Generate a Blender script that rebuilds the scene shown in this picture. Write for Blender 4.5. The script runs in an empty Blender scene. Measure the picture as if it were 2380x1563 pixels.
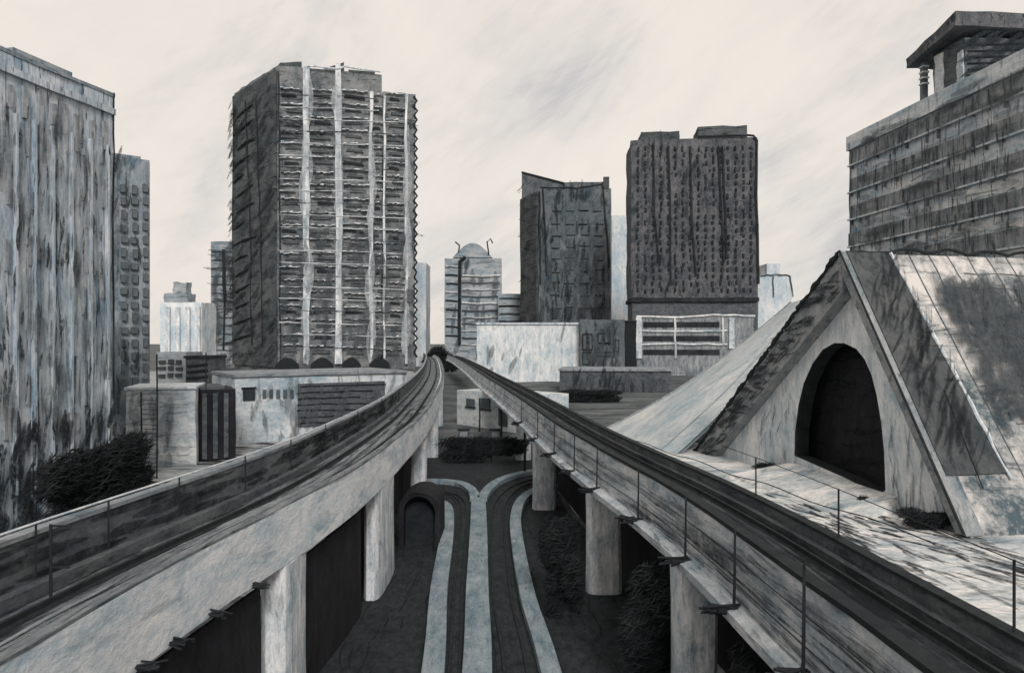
import bpy, bmesh, math, random
from mathutils import Vector, noise, geometry
R = math.radians
rnd = random.Random(7)
S = bpy.context.scene
COL = S.collection

# ------------------------------------------------------------------ camera, sky, sun, exposure
F, CX, CY, CAMZ = 1700.0, 1190.0, 790.0, 14.0        # focal length and horizon in units of a 2380 wide frame
cam = bpy.data.objects.new('camera', bpy.data.cameras.new('camera')); COL.objects.link(cam)
cam.location = (0, 0, CAMZ); cam.rotation_euler = (R(90), 0, 0)
cam.data.sensor_width = 36; cam.data.lens = 36 * F / 2380; cam.data.shift_y = 8.5 / 2380
cam.data.clip_end = 4000; cam.data.clip_start = .2
S.camera = cam
S.view_settings.view_transform = 'Standard'; S.view_settings.look = 'None'
S.view_settings.exposure = 0.65; S.view_settings.gamma = 1
SUN_EL, SUN_AZ = R(33), R(170)      # azimuth clockwise from +Y (behind the camera)
W = bpy.data.worlds.new('World'); S.world = W; W.use_nodes = True
nt = W.node_tree; N = nt.nodes; L = nt.links
for n in list(N): N.remove(n)
wo = N.new('ShaderNodeOutputWorld'); bg = N.new('ShaderNodeBackground'); bg.inputs[1].default_value = .1
sky = N.new('ShaderNodeTexSky'); sky.sky_type = 'NISHITA'; sky.sun_disc = False
sky.sun_elevation = SUN_EL; sky.sun_rotation = SUN_AZ; sky.dust_density = 3
def math_node(N, L, op, a, b=None, c=None):
    m = N.new('ShaderNodeMath'); m.operation = op
    for i, x in enumerate((a, b, c)):
        if x is None: continue
        if isinstance(x, (int, float)): m.inputs[i].default_value = x
        else: L.new(x, m.inputs[i])
    return m.outputs[0]
def wnoise(scale, rot, sc, detail=6, rough=.6, dist=0.0, off=(0, 0, 0)):
    m0 = N.new('ShaderNodeMapping'); m0.inputs['Rotation'].default_value = rot; L.new(tc.outputs['Generated'], m0.inputs[0])
    m = N.new('ShaderNodeMapping'); m.inputs['Scale'].default_value = scale; m.inputs['Location'].default_value = off
    L.new(m0.outputs[0], m.inputs[0])
    t = N.new('ShaderNodeTexNoise'); t.inputs['Scale'].default_value = sc; t.inputs['Detail'].default_value = detail
    t.inputs['Roughness'].default_value = rough; t.inputs['Distortion'].default_value = dist
    L.new(m.outputs[0], t.inputs[0]); return t.outputs[0]
tc = N.new('ShaderNodeTexCoord')
big = wnoise((1, 1, 1.3), (0, 0, 0), 2.6, 5, .55, .6, (3.1, 0, .4))
strk = wnoise((5, 1, 1.2), (0, R(-40), 0), 2.2, 9, .68, .7)
strk2 = wnoise((6, 1, 1.2), (0, R(-62), 0), 4.0, 9, .72, 1.0, (1, 2, 3))
def ramp(fac, stops):
    r = N.new('ShaderNodeValToRGB'); e = r.color_ramp.elements
    while len(e) < len(stops): e.new(.5)
    for i, (p, c) in enumerate(stops): e[i].position = p; e[i].color = (*c, 1)
    L.new(fac, r.inputs[0]); return r.outputs[0]
def wmix(fac, a, b, typ='MIX'):
    m = N.new('ShaderNodeMixRGB'); m.blend_type = typ
    if isinstance(fac, float): m.inputs[0].default_value = fac
    else: L.new(fac, m.inputs[0])
    for s, x in ((1, a), (2, b)):
        if isinstance(x, tuple): m.inputs[s].default_value = (*x, 1)
        else: L.new(x, m.inputs[s])
    return m.outputs[0]
mixv = math_node(N, L, 'ADD', math_node(N, L, 'MULTIPLY', big, .55),
                 math_node(N, L, 'ADD', math_node(N, L, 'MULTIPLY', strk, .25), math_node(N, L, 'MULTIPLY', strk2, .2)))
SKYK = 5.5
cl = ramp(mixv, [(.34, (.62, .62, .63)), (.415, (.84, .80, .76)), (.48, (.97, .90, .83)), (.56, (1.03, .95, .86))])
cl = wmix(1.0, cl, (SKYK, SKYK, SKYK), 'MULTIPLY')
hs = N.new('ShaderNodeHueSaturation'); hs.inputs['Saturation'].default_value = .2; L.new(sky.outputs[0], hs.inputs['Color'])
L.new(wmix(.94, hs.outputs[0], cl), bg.inputs[0]); L.new(bg.outputs[0], wo.inputs[0])
sd = bpy.data.lights.new('sun', 'SUN'); sd.energy = 1.5; sd.angle = R(14); sd.color = (1, .97, .93)
so = bpy.data.objects.new('sun', sd); COL.objects.link(so)
so.rotation_euler = (R(90) - SUN_EL, 0, math.pi - SUN_AZ)

# ------------------------------------------------------------------ placing helpers
def P(px, py, Y): return Vector(((px - CX) * Y / F, Y, CAMZ - (py - CY) * Y / F))
def G(px, py, z=0.0):
    Y = F * (CAMZ - z) / (py - CY); return Vector(((px - CX) * Y / F, Y, z))
def ray(px, py): return Vector(((px - CX) / F, 1, -(py - CY) / F))
def on_plane(px, py, p0, n):
    d = ray(px, py); o = Vector((0, 0, CAMZ)); return o + d * ((p0 - o).dot(n) / d.dot(n))

class MB:
    def __init__(s): s.v = []; s.f = []
    def add(s, vs, fs):
        b = len(s.v); s.v += [Vector(v) for v in vs]; s.f += [tuple(i + b for i in f) for f in fs]; return s
    def hexa(s, bot, top):
        n = len(bot); fs = [tuple(range(n))[::-1], tuple(range(n, 2 * n))]
        for i in range(n): j = (i + 1) % n; fs.append((i, j, n + j, n + i))
        return s.add(list(bot) + list(top), fs)
    def prism(s, plan, z0, z1): return s.hexa([(p[0], p[1], z0) for p in plan], [(p[0], p[1], z1) for p in plan])
    def box(s, c, sz, rz=0):
        hx, hy, hz = (k / 2 for k in sz); ca, sa = math.cos(rz), math.sin(rz)
        pl = [(c[0] + x * ca - y * sa, c[1] + x * sa + y * ca) for x, y in ((-hx, -hy), (hx, -hy), (hx, hy), (-hx, hy))]
        return s.prism(pl, c[2] - hz, c[2] + hz)
    def tube(s, pts, r, n=6):
        pts = [Vector(p) for p in pts]; rings = []
        for i, p in enumerate(pts):
            t = (pts[min(i + 1, len(pts) - 1)] - pts[max(i - 1, 0)]).normalized()
            a = t.cross(Vector((0, 0, 1))) if abs(t.z) < .95 else t.cross(Vector((1, 0, 0)))
            a.normalize(); b = t.cross(a)
            rr = r[i] if isinstance(r, (list, tuple)) else r
            rings.append([p + a * math.cos(2 * math.pi * k / n) * rr + b * math.sin(2 * math.pi * k / n) * rr for k in range(n)])
        vs = [v for q in rings for v in q]; fs = [tuple(range(n)), tuple(range((len(pts) - 1) * n, len(pts) * n))[::-1]]
        for i in range(len(pts) - 1):
            for k in range(n):
                k2 = (k + 1) % n; fs.append((i * n + k, (i + 1) * n + k, (i + 1) * n + k2, i * n + k2))
        return s.add(vs, fs)
    def sweep(s, path, sect):
        """path: plan points; sect: closed (offset to the right of travel, z) outline"""
        rings = []
        for i, p in enumerate(path):
            t = (path[min(i + 1, len(path) - 1)] - path[max(i - 1, 0)]); t.z = 0; t.normalize()
            r = Vector((t.y, -t.x, 0)); rings.append([Vector((p.x, p.y, 0)) + r * o + Vector((0, 0, z)) for o, z in sect])
        n = len(sect); fs = [tuple(range(n))[::-1], tuple(range((len(path) - 1) * n, len(path) * n))]
        for i in range(len(path) - 1):
            for k in range(n):
                k2 = (k + 1) % n; fs.append((i * n + k, i * n + k2, (i + 1) * n + k2, (i + 1) * n + k))
        return s.add([v for q in rings for v in q], fs)
    def build(s, name, mat, parent=None, rough=0, cuts=0, fs=1.0, smooth=False, bevel=0):
        L0 = parent.matrix_world.translation.copy() if parent else Vector()
        if parent:
            L0 = Vector(parent.location); q = parent.parent
            while q: L0 += Vector(q.location); q = q.parent
        me = bpy.data.meshes.new(name)
        me.from_pydata([tuple(v - L0) for v in s.v], [], s.f); bm = bmesh.new(); bm.from_mesh(me)
        if cuts:
            bmesh.ops.subdivide_edges(bm, edges=[e for e in bm.edges], cuts=cuts, use_grid_fill=True)
        if rough:
            for v in bm.verts: v.co += noise.noise_vector(v.co * fs) * rough
        bmesh.ops.recalc_face_normals(bm, faces=bm.faces)
        if smooth:
            for f in bm.faces: f.smooth = True
        bm.to_mesh(me); bm.free(); me.materials.append(mat)
        o = bpy.data.objects.new(name, me); COL.objects.link(o)
        if parent: o.parent = parent
        if bevel:
            md = o.modifiers.new('bevel', 'BEVEL'); md.width = bevel; md.segments = 2; md.limit_method = 'ANGLE'
        return o
def tag(o, label=None, cat=None, group=None, kind=None):
    if label: o['label'] = label
    if cat: o['category'] = cat
    if group: o['group'] = group
    if kind: o['kind'] = kind
    return o
def thing(name, label, cat, loc, group=None):
    o = bpy.data.objects.new(name, None); COL.objects.link(o); o.location = loc; o.empty_display_size = .5
    return tag(o, label, cat, group)
def inst(name, me, parent, loc, rz=0):
    o = bpy.data.objects.new(name, me); COL.objects.link(o); o.parent = parent
    o.location = Vector(loc) - Vector(parent.location); o.rotation_euler = (0, 0, rz); return o

# ------------------------------------------------------------------ materials: smudged, streaked, sooty surfaces
def sooty(name, dark, light, s=1.0, st=(1, 1, 1), lo=.36, hi=.64, stroke=None, sst=None, samt=.5, chalk=None, camt=.3, rough=.92, rot=(0, 0, 0)):
    """dark/light tones mixed by a streaked noise; s = stroke size in metres, st = stretch of the streaks per axis"""
    cool = lambda c, a: None if c is None else (c[0] * a[0], c[1] * a[1], c[2] * a[2])
    dark, stroke = cool(dark, (.70, 1.0, 1.22)), cool(stroke, (.70, 1.0, 1.22)); light = cool(light, (1.0, 1.0, 1.02)); chalk = cool(chalk, (.97, 1, 1.05))
    m = bpy.data.materials.new(name); m.use_nodes = True; nt = m.node_tree; N = nt.nodes; L = nt.links
    b = N['Principled BSDF']; b.inputs['Roughness'].default_value = rough
    b.inputs['Specular IOR Level'].default_value = .25
    tc = N.new('ShaderNodeTexCoord')
    def nz(scale, detail=5, ro=.6, dist=.0, off=0, stretch=(1, 1, 1)):
        mp = N.new('ShaderNodeMapping'); mp.inputs['Scale'].default_value = [scale / k for k in stretch]
        mp.inputs['Location'].default_value = (off, off * .7, off * 1.3); mp.inputs['Rotation'].default_value = rot
        L.new(tc.outputs['Object'], mp.inputs[0]); t = N.new('ShaderNodeTexNoise'); t.inputs['Scale'].default_value = 1
        t.inputs['Detail'].default_value = detail; t.inputs['Roughness'].default_value = ro; t.inputs['Distortion'].default_value = dist
        L.new(mp.outputs[0], t.inputs[0]); return t.outputs[0]
    def rmp(f, a, b_):
        r = N.new('ShaderNodeMapRange'); r.inputs[1].default_value = a; r.inputs[2].default_value = b_; L.new(f, r.inputs[0]); return r.outputs[0]
    def mix(f, a, c):
        x = N.new('ShaderNodeMixRGB'); L.new(f, x.inputs[0])
        for i, q in ((1, a), (2, c)):
            if isinstance(q, tuple): x.inputs[i].default_value = (*q, 1)
            else: L.new(q, x.inputs[i])
        return x.outputs[0]
    streak = nz(1 / s, 6, .65, .5, 0, st); smud = nz(.28 / s, 4, .6, .8, 11.3); grain = nz(6 / s, 4, .78, 0, 5.7, [k ** .5 for k in st])
    tot = math_node(N, L, 'ADD', math_node(N, L, 'MULTIPLY', streak, .44),
                    math_node(N, L, 'ADD', math_node(N, L, 'MULTIPLY', smud, .27), math_node(N, L, 'MULTIPLY', grain, .29)))
    c = mix(rmp(tot, lo, hi), dark, light)
    if stroke:
        f = rmp(nz(2.2 / s, 3, .6, .6, 3.3, sst or st), .56, .66)
        f = math_node(N, L, 'MULTIPLY', f, samt); c = mix(f, c, stroke)
    if chalk:
        f = rmp(nz(2.6 / s, 4, .7, .5, 23.3, sst or st), .6, .7)
        f = math_node(N, L, 'MULTIPLY', f, camt); c = mix(f, c, chalk)
    L.new(c, b.inputs['Base Color'])
    bp = N.new('ShaderNodeBump'); bp.inputs['Strength'].default_value = .35; bp.inputs['Distance'].default_value = .12 * s
    L.new(grain, bp.inputs['Height']); L.new(bp.outputs[0], b.inputs['Normal'])
    return m
def smear(name, col, s=1.0, thr=.5, st=(1, 1, 1), soft=.16, amax=1.0):
    """broken dry streak: a surface mark whose gaps show what lies behind"""
    m = sooty(name, tuple(k * .5 for k in col), tuple(k * 1.5 for k in col), s); nt = m.node_tree; N = nt.nodes; L = nt.links
    tc = N.new('ShaderNodeTexCoord'); mp = N.new('ShaderNodeMapping'); mp.inputs['Scale'].default_value = [3 / s / k for k in st]; L.new(tc.outputs['Object'], mp.inputs[0])
    t = N.new('ShaderNodeTexNoise'); t.inputs['Scale'].default_value = 1; t.inputs['Detail'].default_value = 6; t.inputs['Roughness'].default_value = .75; L.new(mp.outputs[0], t.inputs[0])
    q = N.new('ShaderNodeMapRange'); q.inputs[1].default_value = thr - soft; q.inputs[2].default_value = thr + soft; q.inputs[4].default_value = amax; L.new(t.outputs[0], q.inputs[0]); L.new(q.outputs[0], N['Principled BSDF'].inputs['Alpha'])
    return m
S.cycles.transparent_max_bounces = 32
def ribbons(name, mat, parent, O, U, V, items, bow=.06, Nn=None, lift=.0):
    """flat streaks on a surface: items = (u, v, length, angle, width)"""
    m = MB(); O = Vector(O); U = Vector(U); V = Vector(V); Nn = Nn or U.cross(V)
    for i, (cu, cv, ln, an, wd) in enumerate(items):
        ca, sa = math.cos(an), math.sin(an); bw = rnd.uniform(-bow, bow) * ln; vs = []
        for k in range(5):
            t = k / 4 - .5; x = ln * t; y = bw * (1 - 4 * t * t); hw = wd * .5 * (.35, .9, 1, .8, .25)[k]
            for sg in (-1, 1):
                yy = y + sg * hw; vs.append(O + U * (cu + x * ca - yy * sa) + V * (cv + x * sa + yy * ca) + Nn * (lift * (i % 7)))
        m.add(vs, [(2 * k, 2 * k + 2, 2 * k + 3, 2 * k + 1) for k in range(4)])
    return tag(m.build(name, mat, parent), kind='stuff')
def scat(n, u0, u1, v0, v1, l0, l1, an, da, w0, w1, seed=1):
    q = random.Random(seed); return [(q.uniform(u0, u1), q.uniform(v0, v1), q.uniform(l0, l1), R(an + q.uniform(-da, da)), q.uniform(w0, w1)) for _ in range(n)]
BLK = (.008, .010, .011)
M = dict(
    smear_far=smear('far_charcoal_stroke', (.02, .024, .026), 3.0, .5), smear_mid=smear('mid_charcoal_stroke', (.022, .027, .030), 1.0, .45), smear_near=smear('near_charcoal_stroke', (.015, .018, .02), 1.6, .5, soft=.25, amax=.85),
    smear_grey=smear('grey_streak', (.085, .092, .095), 4.0, .5, soft=.25, amax=.8), chalk_far=smear('far_chalk_streak', (.5, .5, .5), 5, .5, soft=.25, amax=.7), chalk_mid=smear('chalk_streak', (.5, .5, .49), 3, .5, soft=.28, amax=.6),
    smear_soft=smear('soft_streak', (.10, .108, .112), 1.6, .5, soft=.26, amax=.75),
    black=sooty('soot_black', (.006, .008, .009), (.025, .029, .031), .5),
    line=sooty('charred_steel', (.006, .007, .008), (.03, .034, .036), .4),
    ink=sooty('dark_trim', (.004, .005, .006), (.04, .045, .05), 2.5),
    chalk=sooty('chalky_trim', (.22, .23, .23), (.82, .80, .78), 2.2, (1, 1, 3), .38, .6),
    chalk_near=sooty('chalky_rail', (.3, .3, .3), (.8, .78, .76), .4),
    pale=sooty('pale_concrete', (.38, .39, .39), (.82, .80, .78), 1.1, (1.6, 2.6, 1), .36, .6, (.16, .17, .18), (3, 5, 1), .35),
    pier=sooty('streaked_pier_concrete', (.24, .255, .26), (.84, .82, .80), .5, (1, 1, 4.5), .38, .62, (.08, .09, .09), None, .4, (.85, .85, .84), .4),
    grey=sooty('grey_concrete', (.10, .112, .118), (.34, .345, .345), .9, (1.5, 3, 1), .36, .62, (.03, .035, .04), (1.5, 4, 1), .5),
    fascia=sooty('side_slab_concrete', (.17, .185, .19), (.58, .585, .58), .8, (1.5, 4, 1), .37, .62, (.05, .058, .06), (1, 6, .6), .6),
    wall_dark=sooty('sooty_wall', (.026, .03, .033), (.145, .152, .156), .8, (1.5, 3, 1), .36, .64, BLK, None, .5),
    deck=sooty('track_slab', (.04, .046, .05), (.22, .23, .232), .6, (.7, 6, 1), .38, .62, (.015, .018, .02), (.6, 9, 1), .8),
    deck_dark=sooty('dark_track_slab', (.012, .014, .017), (.085, .09, .094), .6, (.7, 6, 1), .38, .62, BLK, (.6, 9, 1), .7),
    ballast=sooty('ballast', (.005, .0065, .0075), (.034, .040, .043), .35, (1, 2, 1), .38, .62, BLK, None, .7),  # dark ballast, blackened further for the shade under the viaducts
    kerb=sooty('trackside_wall_concrete', (.09, .115, .125), (.31, .35, .365), .55, (1, 4, 1), .36, .62, (.07, .085, .095), None, .4, (.62, .68, .7), .35),
    ground=sooty('dark_ground', (.022, .027, .028), (.17, .178, .175), 5, (2, 1, 1), .38, .62, BLK, (3, 1, 1), .5),
    waste=sooty('pale_dirt', (.13, .135, .135), (.46, .45, .43), 4, (2, 1, 1), .37, .62, (.07, .08, .08), None, .4),
    plaza=sooty('pale_paving', (.24, .245, .24), (.76, .73, .69), 2.6, (2.5, 1, 1), .40, .58, (.06, .065, .065), (4, 1, 1), .5),
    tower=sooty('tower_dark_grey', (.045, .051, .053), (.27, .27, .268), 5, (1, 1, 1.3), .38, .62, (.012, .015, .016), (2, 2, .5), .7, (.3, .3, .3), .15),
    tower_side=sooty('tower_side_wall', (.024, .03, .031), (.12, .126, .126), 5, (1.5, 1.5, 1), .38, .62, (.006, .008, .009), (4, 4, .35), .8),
    slate=sooty('slate_blue_facade', (.045, .055, .06), (.19, .20, .205), 6, (1, 1, 1.5), .38, .62, (.02, .026, .028), (.8, .8, 1.6), .6),
    speck=sooty('speckled_facade', (.03, .034, .037), (.15, .145, .15), 3.2, (.9, .9, 1.3), .39, .61, (.008, .01, .011), (.6, .6, 1), .8, (.4, .4, .4), .18),
    block=sooty('light_grey_facade', (.15, .16, .165), (.42, .415, .41), 5, (2, 2, .8), .38, .62, (.045, .052, .055), (4, 4, .5), .7, (.8, .79, .77), .3),
    block_pale=sooty('pale_grey_facade', (.22, .23, .235), (.52, .51, .50), 5, (2, 2, .8), .38, .62, (.09, .1, .105), (4, 4, .5), .6, (.8, .79, .77), .3),
    faint=sooty('faint_facade', (.42, .42, .42), (.78, .755, .73), 5, (1, 1, 2), .37, .6, (.25, .26, .26), None, .4),
    whitewall=sooty('white_rendered_wall', (.28, .285, .28), (.74, .72, .69), 2, (1.6, 1.6, 1), .36, .6, (.16, .17, .17), None, .35),
    slot=sooty('dark_slot', (.07, .08, .085), (.42, .43, .435), .8, (.7, .7, 3), .38, .62),
    streaky=sooty('streaked_facade', (.20, .228, .25), (.62, .642, .66), 1.4, (.55, .55, 4.5), .38, .61, (.04, .046, .052), (.4, .4, 5), .85, (.72, .70, .69), .35),
    bluegrey=sooty('blue_grey_facade', (.10, .118, .128), (.36, .375, .385), 1.6, (.7, .7, 3), .38, .62, (.035, .044, .05), (.6, .6, 1.5), .6),
    banded=sooty('grey_band', (.27, .285, .29), (.74, .735, .72), 3, (1.2, 3, .7), .38, .62, (.04, .05, .052), (.7, .7, 3), .55, (.75, .73, .7), .22),
    window_band=sooty('dark_glazing', (.055, .066, .07), (.34, .35, .352), 1.6, (.6, .6, 2.4), .38, .6, BLK, (.5, .5, 4), .6, rough=.6),
    glass=sooty('dark_window', (.008, .010, .012), (.05, .057, .06), 1.5, rough=.5),
    soft_glass=sooty('soft_dark_window', (.04, .05, .054), (.13, .14, .145), 1.2, rough=.6),
    gable=sooty('gable_wall_plaster', (.34, .345, .34), (.78, .76, .73), 1.8, (1, 1, 3.5), .36, .6, (.15, .155, .155), None, .35),
    rake=sooty('rake_board', (.11, .117, .117), (.36, .355, .345), 1.2, (1, 2, 2), .37, .62, (.035, .04, .04), None, .5),
    flash=sooty('dark_roof_strip', (.022, .025, .026), (.11, .112, .112), 2, (1.2, 1.2, 2.4), .37, .63, (.013, .015, .016), None, .5),
    tiles=sooty('weathered_tiles', (.09, .092, .09), (.56, .53, .50), 4, (1, 1, 1.2), .42, .57, (.05, .052, .053), (3, 1, .4), .6),
    wing=sooty('pale_roof_sheet', (.27, .275, .265), (.58, .565, .54), 2.6, (2, 1, 2.5), .36, .62, (.17, .175, .175), (4, 1, 3), .35),
    leaf=sooty('sooty_leaves', (.004, .005, .006), (.026, .030, .031), .5),
    leaf_mid=sooty('grey_leaves', (.025, .03, .031), (.14, .147, .145), .8),
    board_and_shade=sooty('dark_boards_and_shade', (.005, .005, .0065), (.027, .026, .030), 1.0, (1, 1, 3), .36, .64, (.005, .005, .006), None, .5),  # near black, for dark boards and the added shade panels
)

# ------------------------------------------------------------------ the ground
m = MB(); m.add([(-1500, -40, 0), (1500, -40, 0), (1500, 2600, 0), (-1500, 2600, 0)], [(0, 1, 2, 3)])
tag(m.build('ground', M['ground']), kind='structure')
m = MB(); m.add([(10, 5, .006), (75, 5, .006), (75, 60, .006), (36, 60, .006), (24, 105, .006), (12, 120, .006), (3.5, 96, .006), (5, 60, .006), (8, 42, .006)], [tuple(range(9))])
tag(m.build('pavement', M['plaza']), kind='structure')
m = MB(); m.add([(-130, 40, .006), (-13.5, 40, .006), (-13, 110, .006), (-20, 200, .006), (-45, 330, .006), (-190, 330, .006)], [tuple(range(6))])
tag(m.build('yard', M['waste']), kind='structure')
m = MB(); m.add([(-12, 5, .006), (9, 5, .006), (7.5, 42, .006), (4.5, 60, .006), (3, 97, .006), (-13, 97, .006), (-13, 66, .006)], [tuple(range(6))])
tag(m.build('track_bed', M['ballast']), kind='structure')  # bed spread under both viaducts so its colour gives the shade there

# ------------------------------------------------------------------ paths
def spline(pts, step=2.5):
    pts = [Vector((x, y, 0)) for x, y in pts]; out = []
    for i in range(len(pts) - 1):
        a, b, c, d = pts[max(i - 1, 0)], pts[i], pts[i + 1], pts[min(i + 2, len(pts) - 1)]
        n = max(2, int((c - b).length / step))
        for k in range(n):
            t = k / n
            out.append(.5 * ((2 * b) + (c - a) * t + (2 * a - 5 * b + 4 * c - d) * t * t + (3 * b - a - 3 * c + d) * t ** 3))
    out.append(pts[-1]); return out
def at_y(path, y):
    for a, b in zip(path, path[1:]):
        if a.y <= y <= b.y:
            k = (y - a.y) / (b.y - a.y); t = (b - a).normalized(); return a.lerp(b, k), Vector((t.y, -t.x, 0))
    return path[-1].copy(), Vector((1, 0, 0))
def offset(path, o, z):
    out = []
    for i, p in enumerate(path):
        t = (path[min(i + 1, len(path) - 1)] - path[max(i - 1, 0)]).normalized(); out.append(Vector((p.x + t.y * o, p.y - t.x * o, z)))
    return out
def rect(o0, o1, z0, z1): return [(o0, z0), (o1, z0), (o1, z1), (o0, z1)]

# left viaduct: path = outer edge of its right hand side beam, running away from the viewer
LP = spline([(-10.2, 6), (-9.5, 12), (-9.2, 16), (-8.9, 20), (-8.2, 25.5), (-7.4, 32), (-7.0, 41), (-7.1, 60), (-8.2, 80), (-10.6, 113), (-15, 160), (-25, 250), (-32, 300)])
v = thing('viaduct', 'curved railway viaduct with a broad pale side beam, sweeping out of the lower left corner', 'viaduct', (-9, 20, 0))
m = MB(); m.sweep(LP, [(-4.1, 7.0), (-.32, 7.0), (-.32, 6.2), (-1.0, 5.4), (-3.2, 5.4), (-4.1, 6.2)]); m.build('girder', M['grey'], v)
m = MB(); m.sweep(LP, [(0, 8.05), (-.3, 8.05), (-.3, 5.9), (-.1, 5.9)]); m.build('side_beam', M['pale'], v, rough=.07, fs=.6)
m = MB(); m.sweep(LP, rect(-.32, .02, 8.053, 8.13)); m.build('coping', M['deck'], v, rough=.06, fs=.7)
m = MB(); m.sweep(LP, rect(-4.4, -4.1, 6.2, 8.7)); m.build('parapet_wall', M['wall_dark'], v)
m = MB(); m.sweep(LP, rect(-4.46, -4.04, 8.7, 8.82)); m.build('coping', M['grey'], v)
m = MB(); m.sweep(LP, rect(-4.097, -.303, 7.003, 7.12)); m.build('track_slab', M['deck'], v)
for o in (-2.95, -1.5):
    m = MB(); m.sweep(LP, [(o - .14, 7.12), (o + .14, 7.12), (o + .05, 7.2), (o + .05, 7.34), (o - .05, 7.34), (o - .05, 7.2)]); m.build('rail', M['line'], v)
m = MB(); m.sweep(LP, rect(-4.09, -3.75, 7.122, 7.45)); m.build('cable_duct', M['wall_dark'], v)
m = MB(); m.sweep(LP, rect(-.75, -.5, 7.122, 7.4)); m.build('kerb', M['chalk_near'], v)
def pier(v, c, w, d, ztop, z0=-.3):
    a = MB(); ring = []
    for k in range(14):
        t = 2 * math.pi * k / 14; ct, st = math.cos(t), math.sin(t)
        ring.append((math.copysign(abs(ct) ** .6, ct) * w / 2, math.copysign(abs(st) ** .6, st) * d / 2))
    hs = [(z0, 1.02), (ztop * .3, .98), (ztop * .7, .97), (ztop, 1.0)]
    vs = [(c[0] + x * k, c[1] + y * k, z) for z, k in hs for x, y in ring]
    fs = [tuple(range(14))[::-1], tuple(range(42, 56))]
    for i in range(3):
        for k in range(14): fs.append((i * 14 + k, i * 14 + (k + 1) % 14, (i + 1) * 14 + (k + 1) % 14, (i + 1) * 14 + k))
    a.add(vs, fs); p = a.build('pier', M['pier'], v, rough=.05, fs=.8)
for y, w_, d_, zt in ((27.6, 1.2, 3.0, 5.88), (42.3, 1.05, 6.0, 5.88), (63, 1.4, 2, 5.38), (88, 1.8, 1.7, 5.38), (120, 2, 1.7, 5.38), (170, 2.2, 1.7, 5.38)):
    p, r_ = at_y(LP, y); q = p + r_ * (-.12 - w_ / 2); pier(v, (q.x, q.y), w_, d_, zt)
def bracket(parent, p, s, mat):
    m = MB(); x, y, z = p
    for k in range(9):
        a = rnd.uniform(-.5, .5); c = Vector((x + rnd.uniform(-.35, .25) * s, y + rnd.uniform(-.2, .2) * s, z + rnd.uniform(-.16, .16) * s))
        dv = Vector((math.cos(a) * .5 * s, .12 * s * rnd.uniform(-1, 1), math.sin(a) * .28 * s))
        m.tube([c - dv, c + dv], .05 * s, 5)
    m.box((x, y, z), (.62 * s, .3 * s, .16 * s), .2)
    return m.build('bracket', mat, parent)
for y in (24, 21.4, 19.4, 18.0):
    p, r = at_y(LP, y); q = p + r * .12; bracket(v, (q.x, q.y, 5.98), .6, M['line'])

# right viaduct: path = outer top edge of its left hand side slab
RP = spline([(8.0, 6), (7.7, 11), (7.45, 16), (7.2, 20), (6.9, 25), (6.15, 32), (4.9, 40), (3.3, 52), (1.6, 68), (-.8, 90), (-5.5, 130), (-11, 180), (-20, 255), (-26.5, 300)])
w = thing('viaduct', 'dark railway viaduct running straight to the lower right corner, posts along its grey side slab', 'viaduct', (8, 20, 0))
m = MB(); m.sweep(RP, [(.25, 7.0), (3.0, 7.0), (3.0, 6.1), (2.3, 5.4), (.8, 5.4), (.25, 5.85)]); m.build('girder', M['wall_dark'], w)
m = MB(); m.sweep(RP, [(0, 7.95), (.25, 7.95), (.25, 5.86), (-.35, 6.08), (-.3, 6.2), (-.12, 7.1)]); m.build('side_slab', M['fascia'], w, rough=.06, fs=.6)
m = MB(); m.sweep(RP, [(-.36, 6.09), (.24, 5.85), (.2, 5.72), (-.75, 5.72), (-.75, 6.0)]); m.build('ledge', M['fascia'], w)
m = MB(); m.sweep(RP, rect(-.06, .33, 7.953, 8.1)); m.build('coping', M['black'], w, rough=.08, fs=.7)
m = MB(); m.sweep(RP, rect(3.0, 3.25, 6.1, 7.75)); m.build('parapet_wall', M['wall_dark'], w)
m = MB(); m.sweep(RP, rect(2.94, 3.31, 7.753, 7.85)); m.build('coping', M['line'], w)
m = MB(); m.sweep(RP, rect(.253, 2.997, 7.003, 7.1)); m.build('track_slab', M['deck_dark'], w)
for o in (.95, 2.35):
    m = MB(); m.sweep(RP, [(o - .12, 7.1), (o + .12, 7.1), (o + .05, 7.18), (o + .05, 7.32), (o - .05, 7.32), (o - .05, 7.18)]); m.build('rail', M['line'], w)
m = MB(); m.sweep(RP, rect(2.65, 2.9, 7.102, 7.42)); m.build('cable_duct', M['deck_dark'], w)
for z in (6.6, 7.3):
    m = MB(); pts = offset(RP, -.13 - (7.95 - z) * .1, z)
    m.tube(pts[:90], .016, 5); m.build('cable', M['line'], w)
for y, w_, zt in ((27.6, 1.65, 5.84), (41, 2.0, 5.84), (61, 2.0, 5.84), (86, 1.8, 5.38), (120, 1.8, 5.38), (165, 2, 5.38)):
    p, r_ = at_y(RP, y); q = p + r_ * ((-.62 if y < 80 else .8) + w_ / 2); pier(w, (q.x, q.y), w_, 1.7, 5.72 if y < 80 else zt)
names = ['nearest', 'second', 'third', 'fourth', 'fifth', 'sixth', 'seventh', 'eighth', 'farthest']
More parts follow.
